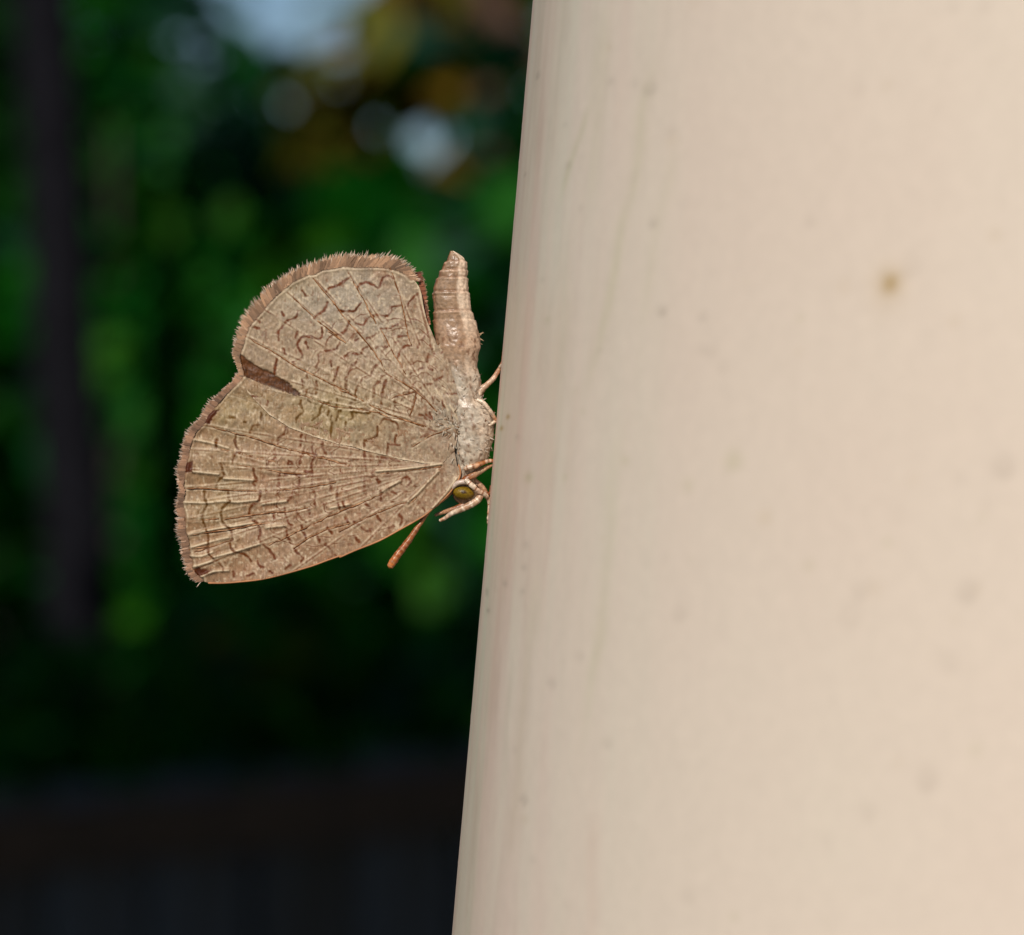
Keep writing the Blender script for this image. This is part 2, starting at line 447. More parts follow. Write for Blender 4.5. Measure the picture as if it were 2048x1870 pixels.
# tree whose slim trunk stands at the left; front boughs added out of view to shade the fence
tx = P(120, 300, 5.2)[0]
tb = (tx + .02, 5.2, 0)
tree('slim tree with a bare grey trunk at the far left edge', tb,
     [([(tx + .03, 5.2, 0), (tx + .025, 5.2, .6), (tx + .03, 5.2, 1.1), (tx, 5.21, 1.6), (tx - .03, 5.2, 2.2), (tx, 5.1, 3.0), (tx + .05, 5, 3.8)], [.075, .06, .055, .05, .048, .04, .02]),
      ([(tx - .02, 5.2, 2.3), (tx + .1, 4.2, 2.75), (tx + .4, 3.0, 2.9), (tx + .6, 1.6, 2.7)], [.034, .028, .02, .01]),
      ([(tx, 5.15, 2.5), (tx - .4, 4.2, 2.9), (tx - .8, 3.2, 3.0), (tx - 1.0, 1.8, 2.8)], [.034, .028, .02, .01]),
      ([(tx, 5.1, 2.9), (tx + .3, 4.3, 3.5), (tx + .5, 3.2, 3.9)], [.028, .02, .012])],
     [((tx, 4.4, 3.9), (1.3, 1.3, .7), 90, GREENS, 1), ((tx + .5, 1.95, 2.38), (1.2, 1.2, .42), 1300, GREENS, 2), ((tx - 1.0, 2.0, 2.42), (1.1, 1.2, .42), 1500, GREENS, 3)], .17)

# tree behind the pole: only its left boughs show beside the pole
bx = 0.75
tree('broad tree half hidden by the pole, with yellowing leaves', (bx, 4.9, 0),
     [([(bx, 4.9, 0), (bx - .02, 4.9, 1.0), (bx + .03, 4.9, 2.0), (bx, 4.7, 3.2)], [.11, .09, .075, .04]),
      ([(bx, 4.9, 1.3), (bx - .4, 4.95, 1.65), (bx - .78, 5.0, 1.98), (bx - .95, 5.0, 2.4)], [.04, .03, .022, .012]),
      ([(bx, 4.8, 2.2), (bx + .1, 3.8, 2.7), (bx, 2.8, 2.85), (bx - .2, 1.6, 2.7)], [.045, .034, .024, .012]),
      ([(P(985, 400, 5.4)[0], 5.4, 1.45), (P(980, 200, 5.4)[0], 5.4, 1.9), (P(965, 0, 5.4)[0], 5.4, 2.3)], [.022, .026, .03])],
     [((bx + .2, 4.2, 3.8), (1.4, 1.3, .7), 90, GREENS, 11), ((bx - .3, 1.95, 2.38), (1.2, 1.2, .42), 1100, GREENS, 12), ((bx + .9, 2.1, 2.42), (1.0, 1.2, .42), 900, GREENS, 13),  # low front clumps added out of view to keep sun off the fence
      (P(985, 420, 5.1), (.20, .35, .32), 260, GREENS + TEALS, 14), (P(850, 55, 5.6), (.10, .3, .12), 90, OCHRES, 15), (P(960, 130, 5.6), (.07, .2, .28), 70, OCHRES + GREENS, 16),
      (P(1010, 760, 5.1), (.25, .35, .3), 300, GREENS, 17)], .13,
     bark=(0.10, 0.06, 0.045), gaps=[(P(886, 230, 5.3), (.088, .9, .112)), (P(1050, 20, 5.3), (.07, .9, .10))])

# shrubs behind the fence, front to back
def shrub(label, px, py_top, y, w, n, pal, seed, size=.078, extra=(), bark=(0.05, 0.045, 0.04), gaps=()):
    top = P(px, py_top, y); x = top[0]; zt = top[2]
    stems = [([(x + dx * .3, y, 0), (x + dx * .6, y + dy * .4, zt * .45), (x + dx, y + dy, zt * .85)], [.022, .016, .006])
             for dx, dy in ((-.5 * w, .05), (-.15 * w, -.1), (.2 * w, .08), (.55 * w, -.05))]
    z0 = .45; n = int(n * 1.7)
    bl = [((x, y, (zt + z0) / 2), (w, min(w * .9, .5 * w + .02) if y < 5 else w * .9, (zt - z0) / 2), n, pal, seed),
          ((x - .45 * w, y - .3 * w, z0 + .68 * (zt - z0)), (w * .5, w * .5, .3 * (zt - z0)), n // 4, pal, seed + 1),
          ((x + .5 * w, y - .1, z0 + .55 * (zt - z0)), (w * .5, w * .5, .3 * (zt - z0)), n // 4, pal, seed + 2)] + list(extra)
    return tree(label, (x, y, 0), stems, bl, size, bark, name='shrub', cat='shrub', gaps=gaps)

gap_r = [(P(886, 230, 6.2), (.098, 1.5, .12)), (P(1050, 20, 6.2), (.08, 1.5, .11))]
shrub('dark leafy shrub at far left behind the grey trunk', -310, -250, 6.6, .54, 3000, [tuple(.5 * q for q in g_) for g_ in GREENS[:3]], 31)
shrub('deep green shrub between grey trunk and butterfly, tallest on the left', 255, -110, 6.0, .12, 420, GREENS, 35)
shrub('green shrub straight above the butterfly wings', 560, 105, 6.4, .50, 1500, GREENS + TEALS[:1], 41,
      extra=[(P(655, 225, 5.6), (.07, .12, .11), 70, OCHRES, 44), (P(380, 150, 6.0), (.10, .2, .22), 90, TEALS, 45)], gaps=gap_r)
shrub('tall narrow green shrub left of the hindwing, below the sky', 400, 130, 6.9, .24, 900, GREENS + TEALS, 81)
shrub('small bright green shrub just above and left of the hindwing', 470, 360, 5.7, .17, 420, GREENS[1:4], 86)
shrub('green shrub beside the pole under the oval sky gap', 880, 330, 6.3, .40, 1000, GREENS + TEALS[1:], 51, gaps=gap_r)
shrub('brighter green shrub below the butterfly, near the pole', 760, 1060, 4.75, .30, 560, GREENS[1:4] + TEALS[:1], 61, size=.085,
      extra=[(P(505, 1285, 4.6), (.03, .05, .04), 12, OCHRES, 64)])
shrub('low green shrub behind the left end of the fence', 240, 1300, 4.75, .38, 620, GREENS[1:4], 71, size=.08)

# the wood closing the view
pts = []
r2 = np.random.default_rng(5)
nW = 11000
xs = r2.uniform(-3.6, 4.0, nW); ys = r2.uniform(9.5, 13.5, nW)
xq = xs * 11.65 / (ys + .15)
top = (2.56 - .34 * np.exp(-((xq + .24) / .13) ** 4) + 1.6 * np.clip((-1.12 - xq) / .25, 0, 1) + 1.6 * np.clip((xq - .1) / .2, 0, 1) + .10 * vnoise(xs * 2.2 + 5, ys * .3, 8) - 1.3) * (ys + .15) / 11.65 + 1.3
zs = r2.uniform(0, 1, nW) ** .8 * top
v, f, c = leaves(np.stack([xs, ys, zs], -1), .20, GREENS, .4, 6)
tag(build('distant_wood', v, f, m_leaf, cols=c, smooth=False, origin=(0, 11, 0)), 'dark mass of far leaves closing the view under the sky', 'wood', kind='stuff')

# ================================================================ THE BUTTERFLY
TILES = {'A': (340, 480, 360 / 1841), 'B': (680, 480, 360 / 1841), 'C': (340, 820, 360 / 1841), 'D': (680, 820, 360 / 1841),
         'E': (560, 760, 240 / 1841), 'F': (840, 760, 200 / 1841), 'G': (840, 880, 200 / 1841), 'H': (820, 480, 200 / 1841)}
def tr(tile, s):
    x0, y0, k = TILES[tile]
    out = []
    for ln in s.split(';'):
        ln = ln.strip()
        if not ln: continue
        out.append(np.array([[x0 + float(a) * k, y0 + float(b_) * k] for a, b_ in (q.split(',') for q in ln.split())]))
    return out
def path(*segs):
    return np.vstack([tr(t_, s)[0] for t_, s in segs])

# -- outlines (measured shapes of the wings)
HW_MARGIN_IN = path(('B', '735,400 690,350 600,305 510,280 400,265 230,270 70,265'), ('A', '1841,262 1780,260 1650,285 1560,295 1480,340 1420,345 1340,380 1240,430 1150,510 1080,560 1010,640 940,730 880,790 800,880 770,970 745,1060 715,1140 700,1200 725,1300 745,1385'))
HW_MARGIN_OUT = path(('B', '830,410 790,330 740,260 660,190 560,145 480,140 380,140 200,130 60,130'), ('A', '1841,125 1720,128 1600,170 1480,205 1380,232 1280,280 1150,340 1080,390 1000,440 925,520 870,590 795,670 735,770 690,870 655,970 632,1050 628,1170 680,1290 700,1390'))
HW_COSTA = path(('A', '760,1420 800,1560'), ('E', '-160,530 0,630 150,730 370,810 560,880 770,940 900,985 1100,1015 1300,1080 1500,1130 1650,1160 1841,1215'), ('D', '690,515 860,545 1040,555'))
HW_INNER = path(('F', '470,1480 640,1300 690,1100 720,860 800,700'), ('B', '1300,1640 1330,1540 1270,1380 1200,1200 1130,1080 1085,960 1050,1040 1000,1090 965,1000 930,920 885,805 858,690 838,560 815,490 775,430'))
HW_POLY = np.vstack([HW_MARGIN_IN, HW_COSTA, HW_INNER])

FW_MARGIN_IN = path(('A', '745,1385 715,1430 620,1520 560,1580 510,1640 460,1700 430,1740'), ('C', '390,40 330,150 260,210 220,300 190,400 175,480 150,590 140,680 125,780 145,830 130,930 130,1000 155,1100 150,1160 150,1250 180,1340 190,1440 215,1530 235,1620 240,1660 270,1700 330,1740'))
FW_MARGIN_OUT = path(('A', '690,1350 640,1400 635,1440 545,1505 485,1565 425,1615 345,1685 325,1755'), ('C', '300,60 260,115 205,150 145,235 105,350 95,500 48,580 55,680 75,750 85,830 52,905 45,1000 58,1090 52,1180 52,1250 75,1320 100,1400 103,1500 132,1580 145,1655 205,1725 262,1762'))
FW_COSTA = path(('C', '400,1768 560,1768 750,1752 950,1728 1200,1668 1450,1595 1600,1540 1750,1488'), ('D', '0,1505 150,1438 400,1338 600,1230 780,1130 880,1068 960,1000 1050,920 1120,850 1180,770 1215,710 1235,640 1215,560'))
FW_POLY = np.vstack([FW_MARGIN_IN, FW_COSTA, path(('F', '690,1600 640,1300 690,1060')), path(('E', '1841,760 1300,800 700,640 200,380')), path(('A', '1000,1500'))])

HOLE = path(('A', '702,1160 760,1185 850,1262 920,1298 980,1332 1000,1325 1080,1385 1200,1445 1260,1505 1340,1565 1345,1597 1280,1592 1150,1548 1050,1512 920,1462 800,1412 748,1388 722,1285'))
P_EDGE = [path(('C', '395,0 520,0 480,40 440,90 410,150 345,132')), path(('C', '145,545 243,520 237,640 145,640')), path(('C', '222,1640 290,1610 440,1640 380,1672 320,1692 268,1716'))]

# -- dark lines of the pattern
HW_LINES = tr('A', '1360,520 1390,570;1150,740 1170,780;1310,740 1290,800 1200,830 1160,880 1140,910 1115,930 1115,980 1120,1030;1620,640 1580,720 1520,760 1480,800;1841,390 1760,440 1700,480 1640,490 1600,540;1555,900 1560,1000 1500,1010 1440,990 1380,990 1330,1020 1310,1080 1330,1130 1360,1190 1330,1220 1260,1250;1740,1050 1710,1110 1650,1130 1590,1135;1520,1180 1525,1250 1490,1310;1841,820 1810,900 1760,970 1700,970;1841,730 1770,740;1650,1240 1660,1290;1095,1220 1075,1370;1020,1580 1000,1690;840,1600 940,1590;1730,1300 1680,1440;1420,1110 1390,1050;1170,1120 1180,1170;1310,940 1290,1000;850,790 920,840;800,870 910,905') + tr('B',
  '180,490 210,460 270,440 330,460 400,490 430,420 460,380 510,375 545,395;0,730 140,735 180,690 215,650;0,460 60,410 110,380;320,790 400,770 490,780 530,730 540,690 620,670;170,860 240,870 280,820 310,790;660,710 720,630 800,550;280,1010 350,985 370,960;420,915 530,910;545,890 590,870;600,995 680,985;560,1050 600,1040;160,1030 190,1015;0,965 60,930 90,860;800,1110 810,1070 870,990 915,945;590,1210 620,1140 680,1090 740,1090;370,1110 400,1090 490,1100;130,1160 210,1170 240,1120 280,1100;0,1230 60,1190 120,1150;60,1430 110,1330 130,1280 170,1250;270,1410 330,1380 350,1310 380,1280;580,1610 680,1580 770,1550 830,1520;560,1760 560,1660;730,1740 770,1660 780,1570;720,1370 780,1340 850,1310;900,1310 950,1330;980,1440 1050,1400;1040,1160 1110,1110;1140,1250 1180,1220;1170,1450 1220,1410 1240,1350;1160,1360 1150,1300 1190,1270;890,1250 905,1170;960,1600 950,1650;1050,1650 1070,1710;870,1480 940,1475;1110,1575 1190,1575;930,1080 940,1120;640,1640 660,1620') + tr('E',
  '340,0 360,60 350,130;565,20 575,120 560,210;370,180 500,210;330,320 320,380 360,450 360,500 300,550 265,600 265,650;680,340 630,440 600,540 500,620;1040,0 1015,60 1020,150;1255,20 1190,110 1160,230 1180,280 1130,350 1080,370 1100,440;885,290 880,440;760,480 735,540;800,560 780,610;940,470 900,500 870,620;810,660 795,780 770,900;1020,650 1000,830;1120,500 1115,590 1060,610;1100,490 1250,510 1400,500;1220,450 1380,440;1460,110 1445,260;1640,0 1600,100 1570,280 1560,400;1520,30 1460,110;1770,330 1755,480;1540,680 1600,600 1700,620 1790,660 1820,740;1500,720 1500,850 1400,910 1300,930;1790,850 1770,960;945,880 935,930;1290,970 1300,1010;1660,1000 1650,1150;1660,980 1841,1000;355,690 350,750;440,300 480,340;720,370 790,330;430,700 600,740 720,790')+ tr('F',
  '0,640 60,660 120,720;120,640 200,700;180,600 230,720;170,900 300,940;20,1060 160,1000;240,320 245,440')
FW_LINES = tr('C', '620,70 670,80;770,120 780,125;940,30 940,100;920,155 850,165 825,230;1190,180 1170,250 1120,280 1110,350;680,250 665,320 700,400 740,420 690,440 655,480 650,540;1070,400 1060,430 1090,470 1060,510 1010,530 990,590;480,310 480,390;430,470 435,490;520,550 545,620 555,680 500,720 475,800;860,600 860,650 890,720 860,740 865,770;1130,640 1115,720 1120,780;355,830 355,900 385,970 350,1030 335,1090 350,1160 385,1240 400,1300 390,1380 410,1480 490,1540 555,1640;600,830 600,900 620,930 560,980 530,1030 540,1120 570,1180 630,1220 640,1320 620,1360 650,1440 760,1470 800,1500 835,1540;930,830 920,920 840,980 815,1040 830,1110 900,1160 930,1260 910,1310 960,1380 1010,1420 1050,1470 1080,1520;1270,830 1240,900 1210,930;1170,990 1190,1080 1220,1160 1250,1180;1060,1050 1070,1110;1300,1020 1330,1090 1390,1140;1430,1000 1430,1060;1350,1180 1370,1250 1400,1310;1195,1210 1210,1290 1240,1350;1270,1420 1330,1480 1360,1510 1350,1570;900,1540 920,1590 960,1600;650,1660 660,1700;800,1690 860,1670;1020,1650 1050,1660;1510,1270 1540,1350;1610,1200 1660,1260;1590,1370 1640,1410;1720,950 1740,1010;1580,960 1600,1000;1190,1620 1240,1580;1480,920 1490,980;1690,1480 1700,1485') + tr('D',
  '820,370 820,430 780,480;950,430 950,490;640,430 680,450;260,680 250,750 270,860;380,680 400,750;420,840 425,930;630,760 650,700 700,690 730,730 690,780;30,930 50,990;270,960 310,1000;140,1140 200,1180 280,1240 330,1220;380,1080 420,1130;600,1060 640,1110 620,1170;330,1280 350,1310;150,1290 200,1350;500,1210 560,1190;850,1000 870,1030;60,1100 90,1160;540,830 580,860') + tr('E',
  '1300,1100 1310,1250 1325,1390;1400,1190 1390,1260;1490,1165 1500,1180;1560,1180 1700,1210 1841,1240;1540,1240 1535,1270;100,740 70,820 0,880;340,840 320,1000;500,950 500,1080 540,1150;660,950 660,1040 700,1130;540,1190 490,1280 500,1450 500,1600;330,1180 300,1310;310,1480 310,1620;320,1110 440,1120 570,1150;650,1180 680,1185;750,1220 800,1240;900,1275 1000,1285;1080,1240 1200,1220;190,1440 340,1460;400,1400 480,1410;560,1490 620,1500;760,1530 830,1530;80,1430 120,1480;780,1620 790,1690;890,1690 880,1820;520,1700 550,1790 540,1841;1220,1490 1480,1480;1310,1600 1290,1690 1330,1760;1490,1510 1550,1570;1550,1680 1550,1740;210,1700 170,1800;130,1280 150,1250 190,1260 190,1300 150,1320 130,1290')
# -- veins: every one a fine rib of its own
TILES['J'] = (320, 460, 720 / 1841)
HW_VEINS = tr('J', '720,840 880,900 1020,920 1130,935;1310,830 1210,850 1180,870;1310,830 1300,900 1280,950;1290,1110 1400,1045 1490,1012;860,520 900,545 950,580') + tr('A', '770,985 900,1060 1080,1160 1240,1270 1420,1360 1600,1450 1841,1560;1180,520 1450,770 1600,900 1700,970 1800,1060;1450,370 1600,560 1680,650 1780,780') + \
    [path(('B', '60,290 150,440 230,590 310,740 370,860')), path(('B', '510,280 560,420 620,600 650,740 690,930 730,1080')), path(('B', '0,730 100,860 200,960 300,1080 400,1220 470,1340')),
     path(('B', '420,910 500,1080 590,1220 680,1380')), path(('B', '480,1370 600,1440 700,1500 780,1550 900,1660 1000,1760')), path(('E', '640,0 830,90 960,170 1130,240 1230,290 1360,360 1500,440 1640,520 1841,590'), ('F', '20,830 120,860')),
     path(('D', '390,30 500,80 600,90 700,110 860,170'))]
FW_VEINS = tr('J', '560,1610 690,1550 860,1465 1000,1410 1140,1350;150,1560 250,1545 370,1530 520,1500;330,1480 480,1455 650,1440 760,1420;310,1120 470,1160 600,1190;160,1650 300,1610 400,1570') + tr('C', '170,800 400,800 600,820 900,830 1200,815 1450,785 1700,740;160,1120 350,1120 500,1110;430,170 680,240 900,300 1100,370 1300,420 1500,480 1700,530 1841,570;520,550 750,570 1000,610 1200,650 1400,660;680,430 850,470 980,500;900,1170 1150,1130;200,1430 400,1390;1270,1410 1420,1310 1600,1220 1841,1160') + \
    [path(('D', '380,650 700,622 1040,575')), path(('D', '700,965 800,875 900,765 1010,650')), path(('D', '0,1245 200,1135 400,1045 600,965 720,935'))]
# -- pale raised folds, with highlights painted in
FW_FOLDS = tr('C', '150,940 370,948 560,930 700,940 900,918;200,1275 380,1235 590,1195 850,1155;440,1505 600,1465 740,1425 920,1368;240,630 500,655;240,300 420,335 600,385;200,1490 330,1490 440,1450;230,1400 400,1350 600,1300;250,1600 430,1545;560,700 850,715;330,1700 450,1650 600,1640;960,960 1200,930;1000,1200 1180,1180;1650,1000 1841,960') + \
    [path(('D', '380,625 700,598 1040,550')), path(('D', '700,935 800,850 900,740 1010,625')), path(('D', '950,1000 1100,830 1200,690')), path(('D', '430,830 620,720'))]
HW_FOLDS = [HW_COSTA, path(('B', '735,350 790,440 815,500 828,570 850,690 880,810')), path(('F', '560,480 640,600 690,720')), path(('F', '300,180 420,380 520,560')), path(('E', '1090,470 1240,495 1410,480')), path(('E', '1590,540 1700,585 1841,640'))]

def in_poly(x, y, poly):
    c = np.zeros(x.shape, bool)
    n = len(poly)
    for i in range(n):
        x1, y1 = poly[i]; x2, y2 = poly[(i + 1) % n]
        if y1 == y2: continue
        m = ((y1 > y) != (y2 > y))
        c ^= m & (x < (x2 - x1) * (y - y1) / (y2 - y1) + x1)
    return c

def dist_poly(x, y, lines, reach, x0, y0, step):
    """Distance field (photo px) to polylines on a regular grid, cut off at reach."""
    d = np.full(x.shape, reach, float)
    for ln in lines:
        for p, q in zip(ln[:-1], ln[1:]):
            i0 = max(int((min(p[0], q[0]) - reach - x0) / step), 0); i1 = int((max(p[0], q[0]) + reach - x0) / step) + 2
            j0 = max(int((min(p[1], q[1]) - reach - y0) / step), 0); j1 = int((max(p[1], q[1]) + reach - y0) / step) + 2
            X = x[i0:i1, j0:j1]; Y = y[i0:i1, j0:j1]
            if X.size == 0: continue
            v = q - p; L = (v @ v) + 1e-9
            t_ = np.clip(((X - p[0]) * v[0] + (Y - p[1]) * v[1]) / L, 0, 1)
            dd = np.hypot(X - p[0] - t_ * v[0], Y - p[1] - t_ * v[1])
            d[i0:i1, j0:j1] = np.minimum(d[i0:i1, j0:j1], dd)
    return d

def smooth_line(ln, sub=4):
    n = len(ln)
    if n < 3: return ln
    t_ = np.linspace(0, n - 1, (n - 1) * sub + 1); i = np.minimum(t_.astype(int), n - 2); f = (t_ - i)[:, None]
    p0 = ln[np.maximum(i - 1, 0)]; p1 = ln[i]; p2 = ln[i + 1]; p3 = ln[np.minimum(i + 2, n - 1)]
    return 0.5 * (2 * p1 + (p2 - p0) * f + (2 * p0 - 5 * p1 + 4 * p2 - p3) * f ** 2 + (3 * p1 - p0 - 3 * p2 + p3) * f ** 3)

def hw_depth(x, y):
    r = np.hypot(x - 905, y - 850)
    return (-0.55 + 0.25 * np.clip(r / 500, 0, 1)) * 1e-3 - 0.16e-3 * np.exp(-((y - 800) / 90) ** 2) * np.exp(-((x - 800) / 120) ** 2)
def fw_depth(x, y):
    return hw_depth(x, y) + 0.018e-3

K_ALB = 0.86
TAN = lin(164, 137, 108); GREY = lin(170, 156, 136); OLIVE = lin(162, 144, 102); BROWN = lin(146, 108, 78); PALE = lin(222, 202, 170)
DARKL = lin(104, 48, 4); DEEP = lin(82, 38, 10)
LINE_OLIVE = lin(100, 68, 6)

def wing(name, poly, margin_lines, lines, folds, depth, seed, hind, parent, mat):
    step = 1.4
    x0, y0 = poly.min(0) - 4; x1, y1 = poly.max(0) + 4
    gx_ = np.arange(x0, x1, step); gy_ = np.arange(y0, y1, step)
    X, Y = np.meshgrid(gx_, gy_, indexing='ij')
    poly_s = poly
    ins = in_poly(X, Y, poly_s)
    # wobble so that the strokes are not of one width
    wob = fbm(X / 9, Y / 9, seed + 5, 3)
    sl = [smooth_line(l, 3) for l in lines]
    dl = dist_poly(X + 1.6 * fbm(X / 6, Y / 6, seed + 8, 2), Y + 1.6 * fbm(X / 6, Y / 6, seed + 9, 2), sl, 14, x0, y0, step)
    df = dist_poly(X, Y, [smooth_line(l, 3) for l in folds], 16, x0, y0, step)
    dm = dist_poly(X, Y, margin_lines, 30, x0, y0, step)
    h = np.zeros(X.shape)                                    # relief towards the camera, mm
    # scale rows and grain
    h += 0.020 * fbm(X / 4.2, Y / 7.5, seed + 1, 3)
    h += 0.030 * fbm(X / 17, Y / 17, seed + 2, 2)
    h += 0.008 * np.sin(X * 1.15 + 2.2 * fbm(X / 20, Y / 20, seed + 3)) * np.clip(0.5 + fbm(X / 30, Y / 30, seed + 4), 0, 1)
    w = 2.3 * (1 + 0.5 * wob)
    core = 1 / (1 + np.exp((dl - w) / 0.42))
    rim = np.exp(-((dl - w - 3.2) / 2.0) ** 2)
    h += -0.003 * core
    h += (0.022 if hind else 0.105) * np.exp(-(df / 3.4) ** 2)
    dv = dist_poly(X, Y, [smooth_line(l, 3) for l in (HW_VEINS if hind else FW_VEINS)], 14, x0, y0, step)
    h += 0.018 * np.exp(-((dv - 4.5) / 2.2) ** 2)
    # base pigment
    n1_ = fbm(X / 70, Y / 70, seed + 11, 3); n2_ = fbm(X / 26, Y / 26, seed + 12, 3); n3_ = fbm(X / 3.2, Y / 5.0, seed + 13, 2)
    if hind:
        grey = np.clip(0.75 * np.exp(-(((X - 745) / 90) ** 2 + ((Y - 610) / 90) ** 2)) + 0.9 * np.exp(-(((X - 900) / 70) ** 2 + ((Y - 830) / 60) ** 2)) + 0.55 * np.exp(-(((X - 620) / 90) ** 2 + ((Y - 600) / 60) ** 2)), 0, 1)
        oliv = np.clip(0.95 * np.exp(-(((X - 660) / 110) ** 2 + ((Y - 830) / 60) ** 2)) + 0.5 * np.exp(-(((X - 560) / 70) ** 2 + ((Y - 560) / 40) ** 2)), 0, 1)
    else:
        grey = 0.85 * np.exp(-(((X - 900) / 60) ** 2 + ((Y - 900) / 60) ** 2)) + 0.3 * np.exp(-(((X - 820) / 90) ** 2 + ((Y - 970) / 60) ** 2))
        oliv = np.clip(0.8 * np.exp(-(((X - 480) / 110) ** 2 + ((Y - 820) / 50) ** 2)) + 0.7 * np.exp(-(((X - 430) / 60) ** 2 + ((Y - 1000) / 110) ** 2)), 0, 1)
    main = TAN if hind else (0.3 * TAN + 0.7 * lin(156, 112, 76))
    c = np.ones(X.shape + (1,)) * main
    c = c + (GREY - c) * np.clip(grey + 0.35 * n2_ * (grey > .1) + .22, 0, 1)[..., None]
    c = c + (OLIVE - c) * np.clip(oliv * (0.8 + 0.5 * n2_), 0, 1)[..., None]
    c = c + (BROWN - c) * np.clip(0.7 * n1_ + 0.6 * n2_ + (0.0 if hind else 0.12), 0, .8)[..., None]
    c *= (1 + 0.26 * n3_ + 0.14 * n2_ + 0.20 * fbm(X / 8, Y / 9, seed + 18, 2))[..., None]
    c = c + (PALE - c) * (0.50 * rim * np.clip(0.2 + 1.6 * fbm(X / 7 + 50, Y / 7, seed + 19, 2), 0, 1))[..., None]
    c = c + (PALE - c) * (0.5 * np.exp(-((dv - 4.5) / 2.0) ** 2) * np.clip(.35 + 1.5 * fbm(X / 8 + 20, Y / 8, seed + 41, 2), 0, 1))[..., None]  # pale highlights painted along both sides of the veins
    c = c + (PALE - c) * (0.55 * np.clip(3.2 * fbm(X / 5.5 + 70, Y / 6.5, seed + 42, 2) - 1.0, 0, 1))[..., None]
    c = c + (PALE * 1.05 - c) * (0.75 * np.exp(-(df / 2.6) ** 2))[..., None]  # highlight on the raised folds painted into the pigment
    # the brown strokes
    lc = DARKL + (LINE_OLIVE - DARKL) * np.clip(oliv * 1.3, 0, 1)[..., None]
    lc = lc * (1 + 0.35 * fbm(X / 5, Y / 5, seed + 14, 2))[..., None]
    fade = np.clip(1.0 + 0.5 * wob, 0.65, 1)
    c = c + (lc - c) * (core * fade)[..., None]
    # ordered cross-lines: each cell between two ribs carries thin scallops at set distances from the root
    rx_, ry_ = (905., 855.) if hind else (888., 928.)
    tips = np.array([(478, 770), (480, 735), (490, 672), (530, 620), (571, 582), (624, 552), (692, 537), (780, 537), (828, 562), (850, 640), (900, 700)] if hind else
                    [(470, 790), (424, 853), (395, 900), (380, 940), (373, 976), (370, 1008), (371, 1039), (375, 1070), (379, 1100), (400, 1135), (560, 1162), (700, 1118), (800, 1065)], float)
    tha = np.unwrap(np.arctan2(tips[:, 1] - ry_, tips[:, 0] - rx_)); tlen = np.hypot(tips[:, 0] - rx_, tips[:, 1] - ry_)
    if tha[0] < 0: tha = tha + 2 * math.pi
    if tha[0] > tha[-1]: tha = tha[::-1]; tlen = tlen[::-1]
    TH = np.arctan2(Y - ry_, X - rx_); TH = np.where(TH < tha[0] - .6, TH + 2 * math.pi, TH)
    RR = np.hypot(X - rx_, Y - ry_)
    ci = np.clip(np.searchsorted(tha, TH) - 1, 0, len(tha) - 2)
    inr = (TH > tha[0]) & (TH < tha[-1])
    fr_ = np.clip((TH - tha[ci]) / (tha[ci + 1] - tha[ci]), 0, 1)
    lenm = np.interp(TH, tha, tlen)
    q_ = RR / lenm
    rj = np.random.default_rng(seed + 51)
    ribd = np.minimum(fr_, 1 - fr_) * (tha[ci + 1] - tha[ci]) * RR
    rib_g = np.clip(.45 + 1.1 * fbm(X / 22, Y / 22, seed + 52, 2), 0, 1) * inr * np.clip((RR - 40) / 60, 0, 1)
    rib = np.exp(-(ribd / 1.15) ** 2) * rib_g
    c = c + (PALE - c) * (.55 * np.exp(-((ribd - 3.4) / 1.6) ** 2) * rib_g)[..., None]
    c = c + (lc * 1.15 - c) * (.75 * rib)[..., None]
    h += 0.016 * np.exp(-(ribd / 3.0) ** 2) * inr * np.clip((RR - 40) / 60, 0, 1)
    for lv in np.arange(.20, .70, .062):
        jit = rj.normal(0, .014, 40)[ci]; on = (rj.random(40) > .22)[ci]
        sc_ = lv + jit + .018 * np.sin(fr_ * math.pi) - .009 + .010 * fbm(X / 9, Y / 9, seed + 53, 2)
        dq = np.abs(q_ - sc_) * lenm
        sv = np.exp(-(dq / 1.5) ** 2) * on * inr * np.clip(.55 + 1.3 * fbm(X / 16 + lv * 90, Y / 16, seed + 54, 2), 0, 1)
        c = c + (lc * 1.05 - c) * (.95 * np.clip(sv, 0, 1))[..., None]
        c = c + (PALE - c) * (.38 * np.exp(-((dq - 3.6) / 1.6) ** 2) * on * inr * np.clip(.4 + 1.3 * fbm(X / 16 + lv * 90, Y / 16, seed + 55, 2), 0, 1))[..., None]
    # small flecks between the strokes, denser towards the root
    fl = fbm(X / 5.5 + 31, Y / 7.5, seed + 21, 2)
    root_d = np.hypot(X - 890, Y - 890)
    flk = np.clip((fl - 0.33 - 0.10 * np.clip((root_d - 160) / 250, 0, 1)) * 7, 0, 1)
    c = c + (lc * 1.25 - c) * (0.40 * flk)[..., None]
    h -= 0.010 * flk
    # wandering hair-lines that join the strokes, thickest towards the root
    for kk, (sc, amp) in enumerate(((21, .28), (13, .22))):
        ct = fbm(X / sc + 3 * kk, Y / (sc * 1.35), seed + 31 + kk, 2)
        gr = np.hypot(*np.gradient(ct, 1.4)) + 0.012
        dd_ = np.abs(ct) / gr
        gate = np.clip(1.2 * fbm(X / 34 + 9, Y / 34, seed + 33 + kk, 2) + .75 - root_d / 330, 0, 1)
        hl = np.exp(-(dd_ / 1.7) ** 2) * gate * amp
        c = c + (lc * 1.1 - c) * np.clip(hl, 0, .85)[..., None]
        c = c + (PALE - c) * (0.45 * np.exp(-((dd_ - 4.5) / 1.8) ** 2) * gate * amp)[..., None]
        h -= 0.012 * hl
    # line along the margin
    mg = np.exp(-(dm / 3.6) ** 2)
